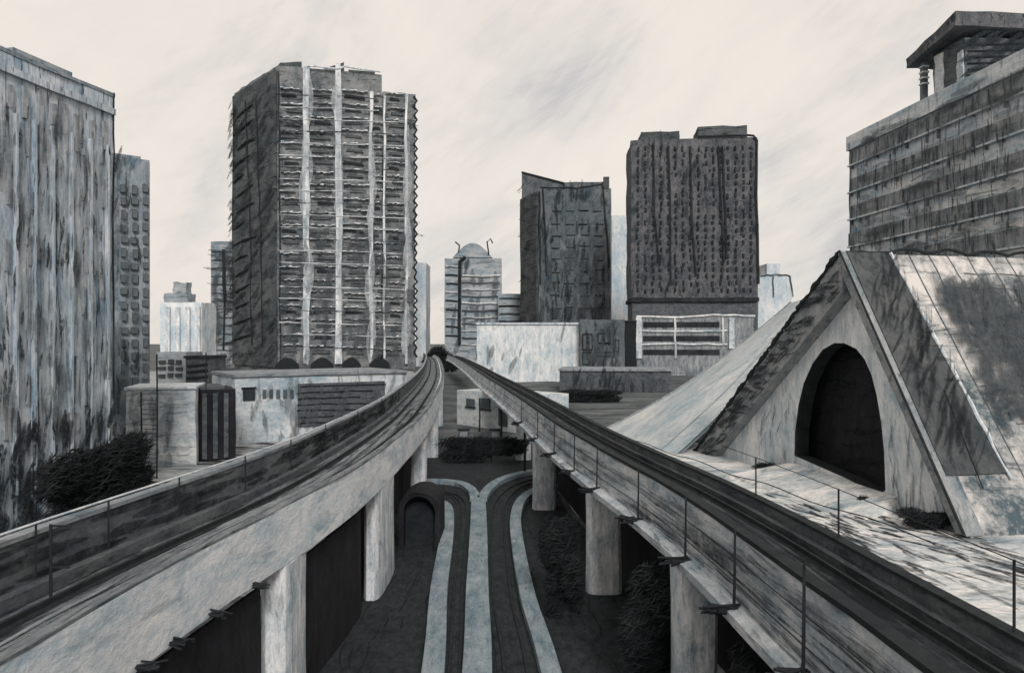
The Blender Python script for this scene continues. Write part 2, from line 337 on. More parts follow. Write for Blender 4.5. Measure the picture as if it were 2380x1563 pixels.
for i, y in enumerate((17.3, 21.8, 26.5, 32.5, 39.2, 44.5, 51, 59, 70)):
    p, r = at_y(RP, y); b = p + r * -.5
    t = thing('line_post', ('%s bracketed dark post from the near end of the right viaduct ledge' % names[i]), 'post', (b.x, b.y, 6.0), 'dark posts along the right viaduct')
    m = MB(); h = 2.35 + (.5 if i == 0 else 0)
    m.tube([b, b + Vector((.02, 0, h * .5)), b + Vector((-.01, 0, h))] if False else [Vector((b.x, b.y, 5.98)), Vector((b.x + .02, b.y, 6 + h * .5)), Vector((b.x + .03, b.y, 6 + h))], [.05, .04, .035], 6); m.build('post', M['line'], t)
    bracket(t, (b.x - .28, b.y, 6.02), .9, M['line'])

for lab, x, y in (('thin dark pole under the far end of the right viaduct, leftmost of three', -4.9, 110), ('thin dark pole under the right viaduct, between two other poles', -1.4, 94), ('thin dark pole beside the far pier of the right viaduct, in front of the hedge', 1.3, 76)):
    t = thing('support_pole', lab, 'pole', (x, y, 0), 'poles under the right viaduct'); m = MB(); m.tube([(x, y, 0), (x + .06, y, 2.6), (x, y, 5.3)], [.16, .13, .12], 6); m.build('pole', M['line'], t)
    m = MB(); m.box((x, y, .12), (.7, .7, .24)); m.build('foot', M['wall_dark'], t)
# railings and small things on the viaducts
def railing(label, path, off, z0, z1, ys, prot, mats, name='railing', ext=(0, 1e9), mid=True, hr=.035):
    pth = [q for q in path if ext[0] <= q.y <= ext[1]]
    t = thing(name, label, 'railing', (pth[0].x, pth[0].y, z0))
    pl = offset(pth, off, z1); m = MB(); m.tube(pl, hr, 6); m.build('handrail', mats[0], t)
    if mid:
        m = MB(); m.tube(offset(pth, off, z0 + (z1 - z0) * .5), .015, 5); m.build('wire', mats[1], t)
    for y in ys:
        p, r = at_y(path, y); q = p + r * off; m = MB(); m.tube([(q.x, q.y, z0 - prot), (q.x, q.y, z1 + .02)], .03, 6); m.build('post', mats[1], t)
railing('pale railing along the dark far wall of the curved viaduct', LP, -3.98, 8.83, 9.05, (17.5, 19.5, 22.3, 26, 31, 36.5, 43, 52, 63), 1.25, (M['chalk_near'], M['line']), ext=(14, 70), mid=False)
railing('thin wire railing with three sparse posts between the right viaduct and the pale plaza', RP, 3.13, 7.85, 9.35, (15.3, 22.6, 28.6), 0, (M['line'], M['line']), ext=(13, 34), mid=False, hr=.014)
p, r = at_y(LP, 17.6); q = P(118, 1350, 19.5)
t = thing('signal_post', 'small dark post with short side arms on the wall of the curved viaduct', 'signal', (q.x, q.y, 7.1))
m = MB(); m.tube([(q.x, q.y, 7.1), (q.x, q.y, 9.1)], .04); m.build('post', M['line'], t)
for z, l in ((9.05, .55), (8.6, .4), (7.95, .5)):
    m = MB(); m.box((q.x + l / 2, q.y, z), (l, .05, .05)); m.build('arm', M['line'], t)

# ------------------------------------------------------------------ ground level tracks between the viaducts
def low_wall(label, pts, wd, h):
    pth = spline([a for a in pts], 1.2); m = MB(); m.sweep(pth, rect(-wd / 2, wd / 2, 0, h)); o = m.build('concrete_barrier', M['kerb'], None, bevel=.04)
    tag(o, label, 'low wall', 'low concrete walls beside the tracks'); return o
low_wall('left low concrete wall on the ground, curling left round the tunnel mouth', [(-2.7, 18), (-3.3, 30.8), (-4.0, 40), (-4.5, 50), (-4.9, 56), (-5.4, 60), (-6.4, 62.2), (-7.8, 62.2), (-8.8, 60.5)], .95, .45)
low_wall('long middle low concrete wall between the two ground level tracks', [(-1.2, 18), (-1.46, 30.8), (-1.9, 40), (-2.3, 50), (-2.65, 58), (-2.9, 63)], 1.25, .4)
low_wall('short low concrete wall forking left from the far end of the middle wall', [(-3.2, 63.3), (-3.7, 67), (-5.2, 70.5), (-8, 71.5), (-11.5, 70)], .9, .42)
low_wall('short low concrete wall forking right from the far end of the middle wall', [(-2.6, 63.3), (-2.1, 68), (-.6, 73), (2.6, 77), (7.5, 79)], .9, .42)
low_wall('right low concrete wall beside the bushes, bending right in the distance', [(2.2, 18), (1.56, 30.8), (.85, 39), (.35, 50), (.3, 57), (.9, 63), (2.6, 67.5), (6.5, 70.5)], .85, .45)
def track(label, pts, gauge):
    pth = spline(pts, 1.5); t = thing('railway_track', label, 'rail track', (pts[0][0], pts[0][1], 0))
    for s_ in (-1, 1):
        m = MB(); m.sweep(pth, rect(s_ * gauge / 2 - .05, s_ * gauge / 2 + .05, .012, .17)); m.build('rail', M['line'], t)
    m = MB(); m.sweep(pth, rect(-gauge / 2 - .3, gauge / 2 + .3, 0, .06)); m.build('track_slab', M['ballast'], t)
track('narrow dark rail track left of the middle low wall', [(-2.0, 18), (-2.43, 30.8), (-2.98, 40), (-3.4, 50), (-3.8, 58), (-4.4, 63.5), (-5.9, 66.6), (-8.5, 67), (-10.5, 65)], .45)
track('wider dark rail track right of the middle low wall', [(.5, 18), (.15, 30.8), (-.5, 39), (-.95, 50), (-1.15, 58), (-.8, 64), (.7, 70), (3.6, 73.6), (8, 75.3)], .95)
# tunnel mouth
c = P(985, 1270, 50); t = thing('tunnel_mouth', 'black arched tunnel mouth with a dark hood beside the left low wall', 'tunnel', (-6.2, 50, 0))
cx, Y0, wi, hi = -6.25, 49, 1.05, 3.5
arc = [(wi, 0)] + [(wi * math.cos(a), hi - wi + wi * math.sin(a)) for a in [math.pi * k / 12 for k in range(13)]] + [(-wi, 0)]
m = MB(); n = len(arc); sc = 1.32
outer = [(x * sc, z if z == 0 else z + .3) for x, z in arc]
vs = [(cx + x, Y0, z) for x, z in arc] + [(cx + x, Y0, z) for x, z in outer] + [(cx + x, Y0 + 4, z) for x, z in arc] + [(cx + x, Y0 + 4, z) for x, z in outer]
fs = []
for i in range(n - 1): fs += [(i, i + 1, n + i + 1, n + i), (n + i, n + i + 1, 3 * n + i + 1, 3 * n + i), (i, i + 1, 2 * n + i + 1, 2 * n + i)]
m.add(vs, fs); m.build('hood', M['board_and_shade'], t, rough=.08, fs=1.2)
m = MB(); m.box((cx, Y0 + 1.2, 1.7), (2.2, .2, 3.4)); m.build('tunnel_dark_plate', M['black'], t)  # black plate put in for the darkness inside the tunnel

# ------------------------------------------------------------------ foliage
def foliage(m, c, rad, n, size, seed):
    rr = random.Random(seed)
    blobs = [(Vector(c) + Vector((rr.uniform(-.6, .6) * rad[0], rr.uniform(-.6, .6) * rad[1], rr.uniform(-.75, .75) * rad[2])), rr.uniform(.3, .5)) for _ in range(16)]
    for _ in range(n):
        b, k = rr.choice(blobs); d = Vector((rr.gauss(0, 1), rr.gauss(0, 1), rr.gauss(0, 1))).normalized() * rr.uniform(.3, 1) ** .5
        p = b + Vector((d.x * rad[0] * k, d.y * rad[1] * k, d.z * rad[2] * k))
        if p.z < .03: p.z = rr.uniform(.03, .5)
        a = Vector((rr.uniform(.2, 1), rr.uniform(-.4, .4), rr.uniform(-.2, .9))).normalized() * size * rr.uniform(.7, 1.9)
        q = a.cross(Vector((rr.uniform(-1, 1), rr.uniform(-1, 1), rr.uniform(-1, 1)))).normalized() * size * .13
        m.add([p - a, p + q, p + a, p - q], [(0, 1, 2, 3)])
def bush(name, label, cat, c, rad, n, size, mat, seed, group=None, stems=3):
    t = thing(name, label, cat, (c[0], c[1], 0), group); m = MB(); foliage(m, c, rad, int(n * 2.2), size, seed); m.build('foliage', mat, t)
    m = MB(); rr = random.Random(seed)
    for k in range(stems):
        a = Vector((c[0] + rr.uniform(-.3, .3) * rad[0], c[1], 0)); m.tube([a, a + Vector((rr.uniform(-.3, .3), 0, c[2])), a + Vector((rr.uniform(-.6, .6) * rad[0], rr.uniform(-.3, .3), c[2] + rad[2] * .7))], [.09, .06, .02], 5)
    m.build('stem', M['line'], t); return t
bush('bush', 'tall black scribbled bush between the far and middle piers of the right viaduct', 'bush', (2.55, 37.2, 2.4), (1.2, 1.2, 2.6), 3400, .24, M['leaf'], 1, 'black bushes under the right viaduct')
bush('bush', 'wide black bush between the middle and near piers of the right viaduct', 'bush', (5.4, 29.5, 2.5), (1.25, 1.1, 3.1), 3400, .24, M['leaf'], 2, 'black bushes under the right viaduct')
bush('bush', 'low black bush at the lower edge, right of the near pier', 'bush', (7.0, 21.5, 2.4), (.95, 1.0, 2.6), 2400, .2, M['leaf'], 3, 'black bushes under the right viaduct')
bush('hedge', 'dark hedge across the end of the ground level tracks', 'hedge', (-3.2, 84, 1.3), (5.6, 1.3, 1.5), 3200, .4, M['leaf'], 4)
bush('hedge', 'dark hedge on the ground in front of the framed podium', 'hedge', (17.5, 165, 1.2), (9, 2, 1.5), 2400, .6, M['leaf'], 5)
bush('scrub', 'dark scrub at the foot of the streaked left building', 'shrub', (-32.0, 57, 2.6), (2.0, 9, 3.6), 5200, .42, M['leaf'], 6)
bush('shrub', 'low dark shrub by the left side of the big dark archway', 'shrub', (26.7, 76, .55), (1.7, .8, .7), 900, .24, M['leaf'], 8, 'dark shrubs before the gabled hall')
bush('shrub', 'small dark shrub in the middle, below the big dark archway', 'shrub', (29.8, 61, .5), (1.0, .7, .5), 500, .24, M['leaf'], 9, 'dark shrubs before the gabled hall')
bush('shrub', 'long dark shrub under the right foot of the gabled hall', 'shrub', (30.9, 54.5, .6), (2.6, 1.3, .8), 1300, .24, M['leaf'], 10, 'dark shrubs before the gabled hall')
bush('shrub', 'dark shrub where the two viaducts meet in the distance', 'shrub', (-31, 318, 6), (8, 3, 6), 1400, 1.3, M['leaf'], 12)

# dark panels put in for the shade under the left viaduct
for lab, ya, yb in (('dark panel standing in for the shade between the near and second piers of the curved viaduct', 29.6, 38.9), ('dark panel standing in for the shade under the curved viaduct at the lower left edge', 13.5, 25.8)):
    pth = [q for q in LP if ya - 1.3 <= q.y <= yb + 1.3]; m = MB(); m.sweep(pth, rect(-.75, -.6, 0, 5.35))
    k = offset(pth, -.6, 0); o = m.build('shade_panel', M['board_and_shade']); tag(o, lab, 'shade_panel')

pth = [q for q in RP if 8 <= q.y <= 74]; m = MB(); m.sweep(pth, rect(2.7, 2.85, 0, 5.35)); tag(m.build('shade_panel', M['board_and_shade']), 'long dark panel standing in for the shade behind the piers of the right viaduct', 'shade_panel')  # added panel hides the bright plaza and darkens behind the piers
pth = [q for q in LP if 37 <= q.y <= 78]; m = MB(); m.sweep(pth, rect(-2.4, -2.25, 0, 5.35)); tag(m.build('shade_panel', M['board_and_shade']), 'dark panel standing in for the shade under the far part of the curved viaduct, behind the tunnel mouth', 'shade_panel')
# ------------------------------------------------------------------ facades
class Face:
    """a vertical plane between two plan points, left to right as seen"""
    def __init__(s, a, b):
        s.a = Vector((a[0], a[1], 0)); s.b = Vector((b[0], b[1], 0)); s.u = (s.b - s.a).normalized(); s.len = (s.b - s.a).length
        s.n = Vector((s.u.y, -s.u.x, 0)); s.rz = math.atan2(s.u.y, s.u.x)
    def at(s, u, z, d=0): return s.a + s.u * u + s.n * d + Vector((0, 0, z))
    def px(s, px, py=790):
        p = on_plane(px, py, s.a, s.n); return (p - s.a).dot(s.u), p.z
    def box(s, m, u0, u1, z0, z1, d0, d1):
        c = [s.at(u0, 0, d1), s.at(u1, 0, d1), s.at(u1, 0, d0), s.at(u0, 0, d0)]; return m.prism([(q.x, q.y) for q in c], z0, z1)
    def pbox(s, m, x0, y0, x1, y1, d0, d1):
        xm, ym = (x0 + x1) / 2, (y0 + y1) / 2
        return s.box(m, s.px(x0)[0], s.px(x1)[0], s.px(xm, y1)[1], s.px(xm, y0)[1], d0, d1)
    def mesh(s, name, w, h, d, mat, d0=-.1):
        m = MB(); m.add([(-w / 2, -d, -h / 2), (w / 2, -d, -h / 2), (w / 2, -d0, -h / 2), (-w / 2, -d0, -h / 2), (-w / 2, -d, h / 2), (w / 2, -d, h / 2), (w / 2, -d0, h / 2), (-w / 2, -d0, h / 2)],
                       [(0, 3, 2, 1), (4, 5, 6, 7), (0, 1, 5, 4), (1, 2, 6, 5), (2, 3, 7, 6), (3, 0, 4, 7)])
        me = bpy.data.meshes.new(name); me.from_pydata(m.v, [], m.f); me.materials.append(mat); return me
    def put(s, name, me, parent, u, z, d=0): return inst(name, me, parent, s.at(u, z, d), s.rz)
    def line(s, m, pts, r, d=.1):
        m.tube([s.at(*s.px(x, y), d) for x, y in pts], r, 5)
    def body(s, m, z0, z1, depth, u0=0, u1=None):
        u1 = s.len if u1 is None else u1
        c = [s.at(u0, 0), s.at(u1, 0), s.at(u1, 0, -depth), s.at(u0, 0, -depth)]; return m.prism([(q.x, q.y) for q in c], z0, z1)
def plan(px, Y): return ((px - CX) * Y / F, Y)
def wob(pts, k=4, amp=1.5, seed=1):
    rr = random.Random(seed); out = []
    for (a, b), (c, d) in zip(pts, pts[1:]):
        for i in range(k): out.append((a + (c - a) * i / k + rr.uniform(-amp, amp), b + (d - b) * i / k + rr.uniform(-amp, amp)))
    return out + [pts[-1]]

# ---- the big tower with chalky floor lines
FT = Face(plan(645, 330), plan(965, 345)); p0 = FT.at(0, 0)
t = thing('apartment_tower', 'tallest dark tower with chalk white pilasters and floor lines', 'tower', p0)
uS = FT.px(887)[0]; zt = FT.px(760, 162)[1]; zs = FT.px(925, 216)[1]
lf = Vector((*plan(545, 367), 0))
m = MB(); bk = FT.at(uS, 0, -30)
m.prism([(p0.x, p0.y), tuple(FT.at(uS, 0)[:2]), tuple(bk[:2]), (lf.x + 25, lf.y + 10), (lf.x, lf.y)], 0, zt); m.build('main_block', M['tower'], t, rough=.7, cuts=9, fs=.15)
m = MB(); FT.body(m, 0, zs, 26, uS + .5, FT.len); m.build('side_block', M['tower'], t, rough=.6, cuts=8, fs=.16)
FL = Face((lf.x, lf.y), (p0.x, p0.y))
m = MB(); FL.box(m, .3, FL.len - .5, 2, zt - 2, .2, 1.2); m.build('side_wall', M['tower_side'], t, rough=.6, cuts=8, fs=.15)  # left face laid on darker, its shade put into the colour
m = MB(); m.hexa([FT.at(0, zt, -1), FT.at(FT.px(700)[0], zt, -1), FT.at(FT.px(700)[0], zt, -14), FT.at(-3, zt, -14)],
                 [FT.at(1, zt + 1.5, -1), FT.at(FT.px(700)[0], zt + 3, -1), FT.at(FT.px(690)[0], zt + 3, -14), FT.at(0, zt + 3, -14)]); m.build('roof_crown', M['tower_side'], t, rough=.4, cuts=3, fs=.3)
m = MB(); a, b = FT.px(735)[0], FT.px(800)[0]
m.hexa([FT.at(a, zt, -2), FT.at(b, zt, -1), FT.at(b, zt, -12), FT.at(a, zt, -12)], [FT.at(a + 3, zt + .8, -2), FT.at(b, zt + 4.5, -1), FT.at(b, zt + 4.5, -12), FT.at(a + 3, zt + .8, -12)]); m.build('roof_crown', M['tower_side'], t, rough=.3, cuts=3, fs=.3)
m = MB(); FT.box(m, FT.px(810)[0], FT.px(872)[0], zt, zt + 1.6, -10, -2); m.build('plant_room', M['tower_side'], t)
for x, wd, y0 in ((712, 15, 158), (787, 15, 150), (862, 8, 215), (893, 5, 225), (944, 6, 220)):
    m = MB(); pts = [(FT.px(x + rnd.uniform(-2, 2))[0], FT.px(x, y0 + (845 - y0) * k / 12)[1]) for k in range(13)]; hw = wd / 2 * 330 / F
    vs = []
    for u, z in pts:
        w1 = hw * rnd.uniform(.75, 1.15)
        for uu, dd in ((u - w1, 0), (u + w1, 0), (u + w1, 2.2), (u - w1, 2.2)): vs.append(FT.at(uu, z, dd - .7))
    fs = [(0, 1, 2, 3), tuple(range(48, 52))]
    for i in range(12):
        for k in range(4): fs.append((i * 4 + k, i * 4 + (k + 1) % 4, i * 4 + 4 + (k + 1) % 4, i * 4 + 4 + k))
    m.add(vs, fs); m.build('pilaster', M['chalk'], t)
bays = [(652, 703), (722, 777), (797, 856), (867, 889), (898, 939)]
slabs, dark = {}, {}
for bi, (x0, x1) in enumerate(bays):
    u0, u1 = FT.px(x0)[0], FT.px(x1)[0]; wd = u1 - u0
    for k in range(4):
        m = MB(); n_ = 7; rr = random.Random(bi * 7 + k)
        for i in range(n_):
            a = -wd / 2 + wd * i / n_ ; b = a + wd / n_
            z = rr.uniform(-.3, .3); th = rr.choice((.02, .2, .35, .5))
            m.add([(a, -1.6, z), (b, -1.6, z + .1), (b, .6, z + .1), (a, .6, z), (a, -1.6, z + th), (b, -1.6, z + th + .1), (b, .6, z + th + .1), (a, .6, z + th)], [(0, 1, 2, 3), (4, 5, 6, 7), (0, 1, 5, 4), (1, 2, 6, 5), (2, 3, 7, 6), (3, 0, 4, 7)])
        me = bpy.data.meshes.new('balcony_slab'); me.from_pydata(m.v, [], m.f); me.materials.append(M['chalk']); slabs[bi, k] = me
        m = MB(); a, b = -wd * rr.uniform(.3, .46), wd * rr.uniform(.25, .46); z = 1.2; s0 = rr.uniform(-.3, .3)
        m.hexa([(a, -.9, z), (b, -.9, z + s0), (b, .6, z + s0), (a, .6, z)], [(a + .4, -.9, z + 1.3), (b - .6, -.9, z + 1.0 + s0), (b - .6, .6, z + 1.0 + s0), (a + .4, .6, z + 1.3)])
        me = bpy.data.meshes.new('window'); me.from_pydata(m.v, [], m.f); me.materials.append(M['tower_side' if (bi + k) % 4 else 'ink']); dark[bi, k] = me
    for fl in range(20):
        y = 212 + fl * 31.2 + (0 if bi < 3 else 10); z = FT.px((x0 + x1) / 2, y)[1] + rnd.uniform(-.7, .7); uc = (u0 + u1) / 2 + rnd.uniform(-.5, .5)
        o = FT.put('balcony', slabs[bi, (fl * 7 + bi) % 4], t, uc, z)
        d = bpy.data.objects.new('window', dark[bi, (fl * 3 + fl // 4 + bi) % 4]); COL.objects.link(d); d.parent = o; d.location = (rnd.uniform(-1, 1), 0, -4.2 + rnd.uniform(-.5, .5))
for k in range(22):
    y = 226 + k * 27.6; xe = 940 if k > 1 else 880
    m = MB(); FT.line(m, wob([(650, y - 2), (760, y + rnd.uniform(-2, 3)), (xe, y + 6)], 6, 1.0, k + 40), [rnd.choice((.05, .16, .24)) for _ in range(13)], 1.75); m.build('floor_line', M['chalk' if k % 3 else 'ink'], t)
m = MB(); FT.line(m, wob([(965 + (4 if k % 2 else -3), 225 + k * 11) for k in range(56)], 1, 1, 4), .5, .4); m.build('scalloped_edge', M['ink'], t)
m = MB(); FT.line(m, wob([(647, 168), (650, 420), (652, 840)], 8, 1.2, 5), .35, 1.2); m.build('corner_edge', M['ink'], t)
m = MB(); FT.line(m, wob([(712, 156), (782, 162), (800, 158), (884, 170)], 3, 2, 6), .45, 1.6); m.build('roof_rail', M['chalk'], t)
for k in range(15):
    y = 250 + k * 38; rr = random.Random(k)
    m = MB(); u0, u1 = rr.uniform(1, 8), rr.uniform(14, 30); z = FL.px(590, y)[1]
    m.tube([FL.at(u0, z - 1.5, 1.6), FL.at((u0 + u1) / 2, z, 1.7), FL.at(u1, z + rr.uniform(0, 2), 1.6)], [.3, .6, .2], 5); m.build('ledge', M['ink'], t)
for x in (588, 612):
    m = MB(); FL.line(m, wob([(x - 12, 235), (x, 500), (x + 5, 800)], 6, 2, x), .4, 1.5); m.build('drain_pipe', M['ink'], t)
for x0, x1 in ((640, 695), (722, 775), (795, 838), (858, 905)):
    m = MB(); u0, u1 = FT.px(x0)[0], FT.px(x1)[0]; zb = FT.px(750, 862)[1]; n_ = 9
    top = [FT.at(u0 + (u1 - u0) * k / n_, FT.px(750, 846 - 16 * math.sin(math.pi * k / n_))[1], 2.0) for k in range(n_ + 1)]
    bot = [FT.at(u0 + (u1 - u0) * k / n_, max(zb, .1), 2.0) for k in range(n_ + 1)]
    fr = bot + top[::-1]; m.hexa([q - FT.n * 3 for q in fr], fr); m.build('archway', M['black'], t)

# ---- generic block building: body + windows in a grid
def block(name, label, cat, fa, fb, y0, mat, depth=20, z0=0, rough=.3, win=None, wmat=None, extra=None, px_ref=None, cuts=6, fs=.25):
    f = Face(fa, fb); xm = px_ref or (CX + F * ((f.a + f.b) / 2).x / ((f.a + f.b) / 2).y); z1 = f.px(xm, y0)[1]
    t = thing(name, label, cat, f.a + Vector((0, 0, z0))); m = MB(); f.body(m, z0, z1, depth); m.build('wall', mat, t, rough=rough, cuts=cuts, fs=fs)
    if win:
        nx, ny, ww, hh, ya, yb, xa, xb = win; me = [f.mesh('window', ww * k, hh * (2 - k), .35 + rough, wmat or M['glass']) for k in (1, .8, 1.15)]
        cnt = 0; extra_m = MB()
        for j in range(ny):
            for i in range(nx):
                x = xa + (xb - xa) * (i + .5) / nx; y = ya + (yb - ya) * (j + .5) / ny; u, z = f.px(x, y)
                u += rnd.uniform(-.12, .12) * ww; z += rnd.uniform(-.15, .15) * hh
                if cnt < 100: f.put('window', rnd.choice(me), t, u, z)
                else: f.box(extra_m, u - ww / 2, u + ww / 2, z - hh * .5, z + hh * .5, -.1, .35 + rough)
                cnt += 1
        if extra_m.v: tag(extra_m.build('upper_windows', wmat or M['glass'], t), kind='stuff')
    return t, f, z1

# ---- grey block left of the tower
t, f, z1 = block('office_block', 'grey block with thin floor lines, close on the left of the tallest tower', 'building', plan(490, 372), plan(566, 372), 561, M['block'], 25)
for k in range(13):
    y = 585 + k * 19; m = MB(); f.line(m, wob([(492, y), (555, y + rnd.uniform(-2, 2))], 3, .8, k), .28, .35); m.build('floor_line', M['slate'], t)
m = MB(); f.line(m, wob([(521, 580), (523, 690), (520, 812)], 5, 1, 3), [.9] * 6 + [.5] * 5, .4); m.build('drain_pipe', M['ink'], t)
t, f, z1 = block('office_block', 'dark annexe with a low roof between the grey block and the tallest tower', 'building', plan(556, 362), plan(600, 350), 482, M['tower_side'], 12)
for k in range(8):
    y = 520 + k * 38; m = MB(); f.line(m, wob([(560, y + 8), (596, y)], 2, 1, k), .4, .4); m.build('ledge', M['ink'], t)
t, f, z1 = block('office_block', 'pale sliver of a building just right of the tallest tower', 'building', plan(966, 390), plan(990, 390), 610, M['faint'], 20)

# ---- far left: streaked building, blue grey tower behind it
A_ = Vector((-37.6, 43, 0)); B_ = Vector((-33.3, 61, 0)); f = Face(A_, B_)
t = thing('office_building', 'pale building with streaked vertical slots filling the left edge', 'building', B_)
zt = f.px(262, 226)[1]; m = MB(); f.body(m, 0, zt, 22); m.build('wall', M['streaky'], t, rough=.12, cuts=6, fs=.5)
m = MB(); f.box(m, -.1, f.len + .05, zt - 1.5, zt - 1.0, .1, .3); m.build('cornice', M['streaky'], t, rough=.1, cuts=5, fs=.8)
m = MB(); f.box(m, -.1, f.len + .05, zt, zt + .3, -.8, .12); m.build('roof_edge', M['bluegrey'], t, rough=.22, cuts=6, fs=.7)
m = MB(); f.line(m, wob([(263, 215), (261, 500), (263, 860), (262, 1170)], 6, 1.2, 8), .07, .1); m.build('corner_edge', M['line'], t)
m = MB(); f.box(m, f.px(95)[0], f.px(232)[0] - .2, zt, zt + 1.7, -7, -2.5); m.build('plant_room', M['bluegrey'], t)
me = [f.mesh('window', .42, h, .2, M['slot']) for h in (1.6, 2.3, 2.9)]
me2 = [f.mesh('window', .2, h, .2, M['slot']) for h in (1.4, 2.2, 3.6)]
rows = [(8, 230)] + [(k, 0) for k in ()]
for i, x in enumerate((20, 55, 92, 122, 148, 180, 212, 240)):
    yt = 150 + (x / 262) * 110; u, z = f.px(x, yt + 65); f.put('window', me[i % 3], t, u, z)
for j in range(8):
    for i, x in enumerate((14, 38, 62, 84, 106, 128, 150, 172, 194, 214, 234, 250)):
        if rnd.random() < .52: continue
        y = 330 + j * 92 + rnd.uniform(-30, 30); u, z = f.px(x + rnd.uniform(-5, 5), y); f.put('window', rnd.choice(me2 if rnd.random() < .8 else me), t, u, z)
for i, x in enumerate((30, 74, 116, 160, 204, 244)):
    m = MB(); u = f.px(x)[0]; f.box(m, u - .09, u + .09, 3, zt - 4.2, .05, .4); m.build('fin', M['streaky'], t, rough=.06, cuts=5, fs=.7)

t, f, z1 = block('apartment_tower', 'blue grey tower with rounded top corner behind the streaked left building', 'tower', plan(215, 96), plan(346, 100), 364, M['bluegrey'], 14, win=(3, 16, .7, 1.0, 425, 900, 275, 350), wmat=M['soft_glass'], rough=.18, fs=.5)
m = MB(); uu = f.len; m.tube([f.at(uu - .7, 0, -.7), f.at(uu - .7, z1 - .3, -.7)], .95, 14); m.build('rounded_corner', M['bluegrey'], t)
m = MB(); f.box(m, 2, uu - .9, z1, z1 + .5, -8, -.6); m.build('parapet', M['bluegrey'], t)

# ---- small buildings between
t, f, z1 = block('tower_block', 'small white far away tower with a dark tuft on its roof', 'tower', plan(372, 300), plan(468, 300), 702, M['faint'], 15)
for x in (392, 415, 438, 462):
    m = MB(); u = f.px(x)[0]; f.box(m, u - .9, u + .9, 4, z1 - 2, .3, 1.2); m.build('pilaster', M['chalk'], t)
m = MB(); f.box(m, f.px(378)[0], f.px(432)[0], z1, f.px(410, 680)[1], -9, -1); f.box(m, f.px(398)[0], f.px(428)[0], f.px(410, 680)[1], f.px(410, 655)[1], -7, -2); m.build('plant_room', M['block'], t, rough=.8, cuts=3, fs=.4)
t, f, z1 = block('house', 'low grey house with dark window strips below the small white tower', 'house', plan(364, 150), plan(432, 150), 818, M['block'], 8, win=(3, 3, 1.3, .7, 832, 880, 368, 426), wmat=M['glass'], rough=.1)
t, f, z1 = block('house', 'low dark house right of the grey house, under the small white tower', 'house', plan(431, 148), plan(489, 148), 832, M['wall_dark'], 8, rough=.12)
m = MB(); f.box(m, -.2, f.len + .2, z1, z1 + .5, -8.2, .5); m.build('roof', M['ink'], t)
for k in range(3):
    m = MB(); f.line(m, [(436, 850 + k * 14), (484, 846 + k * 14)], .25, .3); m.build('shutter', M['ink'], t)
t, f, z1 = block('warehouse', 'plain pale wall block behind the ladder mast', 'building', plan(292, 80), plan(455, 82), 904, M['whitewall'], 8, rough=.1)
m = MB(); f.box(m, -.1, f.len + .1, z1, z1 + .25, -8.1, .25); m.build('roof', M['chalk_near'], t)
for y in (960, 1010, 1060):
    m = MB(); f.line(m, wob([(300, y), (440, y - 6)], 5, 2, y), .03, .16); m.build('render_joint', M['chalk_near'], t)
t, f, z1 = block('shed', 'narrow black shed between the pale wall block and the low pale building', 'shed', plan(455, 84), plan(548, 86), 905, M['board_and_shade'], 8, rough=.12)
m = MB(); f.box(m, .2, f.len - 1.2, z1, z1 + .35, -7, -.5); m.build('roof', M['wall_dark'], t)
for x in (475, 500, 525):
    m = MB(); u = f.px(x)[0]; f.box(m, u - .25, u + .25, .3, z1 - .4, .1, .3); m.build('pilaster', M['wall_dark'], t)
t, f, z1 = block('low_building', 'long low grey building at the foot of the tallest tower, with a black louvre panel', 'building', plan(545, 98), plan(945, 112), 872, M['banded'], 14, rough=.1, px_ref=700)
m = MB(); f.box(m, -.2, f.len, z1, z1 + .35, -14.1, .35); m.build('roof', M['grey'], t, rough=.1, cuts=6, fs=.4)
m = MB(); f.pbox(m, 692, 888, 893, 985, .02, .25); lp = m.build('louvre_panel', M['wall_dark'], t)
for k in range(7):
    y = 895 + k * 14; m = MB(); f.line(m, wob([(690, y + 3), (780, y), (895 - (k % 3) * 30, y - 3 + k)], 3, 1.5, k), .09, .32); m.build('louvre', M['line'], lp)
m = MB(); f.pbox(m, 564, 903, 592, 930, .02, .2); wn = m.build('window', M['glass'], t)
m = MB(); f.pbox(m, 561, 899, 595, 903, .02, .3); m.build('lintel', M['line'], wn)
for k in range(5):
    x = 610 + k * 16; m = MB(); f.pbox(m, x, 905, x + 8, 925, .02, .18); m.build('window', M['soft_glass'], t)

# ladder mast
q = G(345, 1135); q.y = 74; q.x = (345 - CX) * 74 / F
t = thing('lattice_mast', 'thin lattice mast of two uprights with ladder rungs before the pale wall block', 'mast', (q.x, q.y, 0))
zt = CAMZ - (822 - CY) * 74 / F
for x, tp in ((-.75, CAMZ - (910 - CY) * 74 / F), (.85, zt)):
    m = MB(); m.tube([(q.x + x, q.y, 0), (q.x + x + .05, q.y, tp / 2), (q.x + x, q.y, tp)], .075); m.build('upright', M['line'], t)
for k in range(17):
    z = .5 + k * .5; m = MB(); m.tube([(q.x - .75, q.y, z), (q.x + .85, q.y, z + rnd.uniform(-.12, .12))], .03, 5); m.build('rung', M['line'], t)
q = Vector((*plan(487, 86), 0)); t = thing('mast', 'tall thin dark pole above the black shed', 'pole', (q.x, q.y - 1, 0))
m = MB(); m.tube([(q.x, q.y - 1, 0), (q.x, q.y - 1, CAMZ - 1.4)], .07); m.build('pole', M['line'], t); m = MB(); m.box((q.x, q.y - 1, .15), (.5, .5, .3)); m.build('foot', M['line'], t)

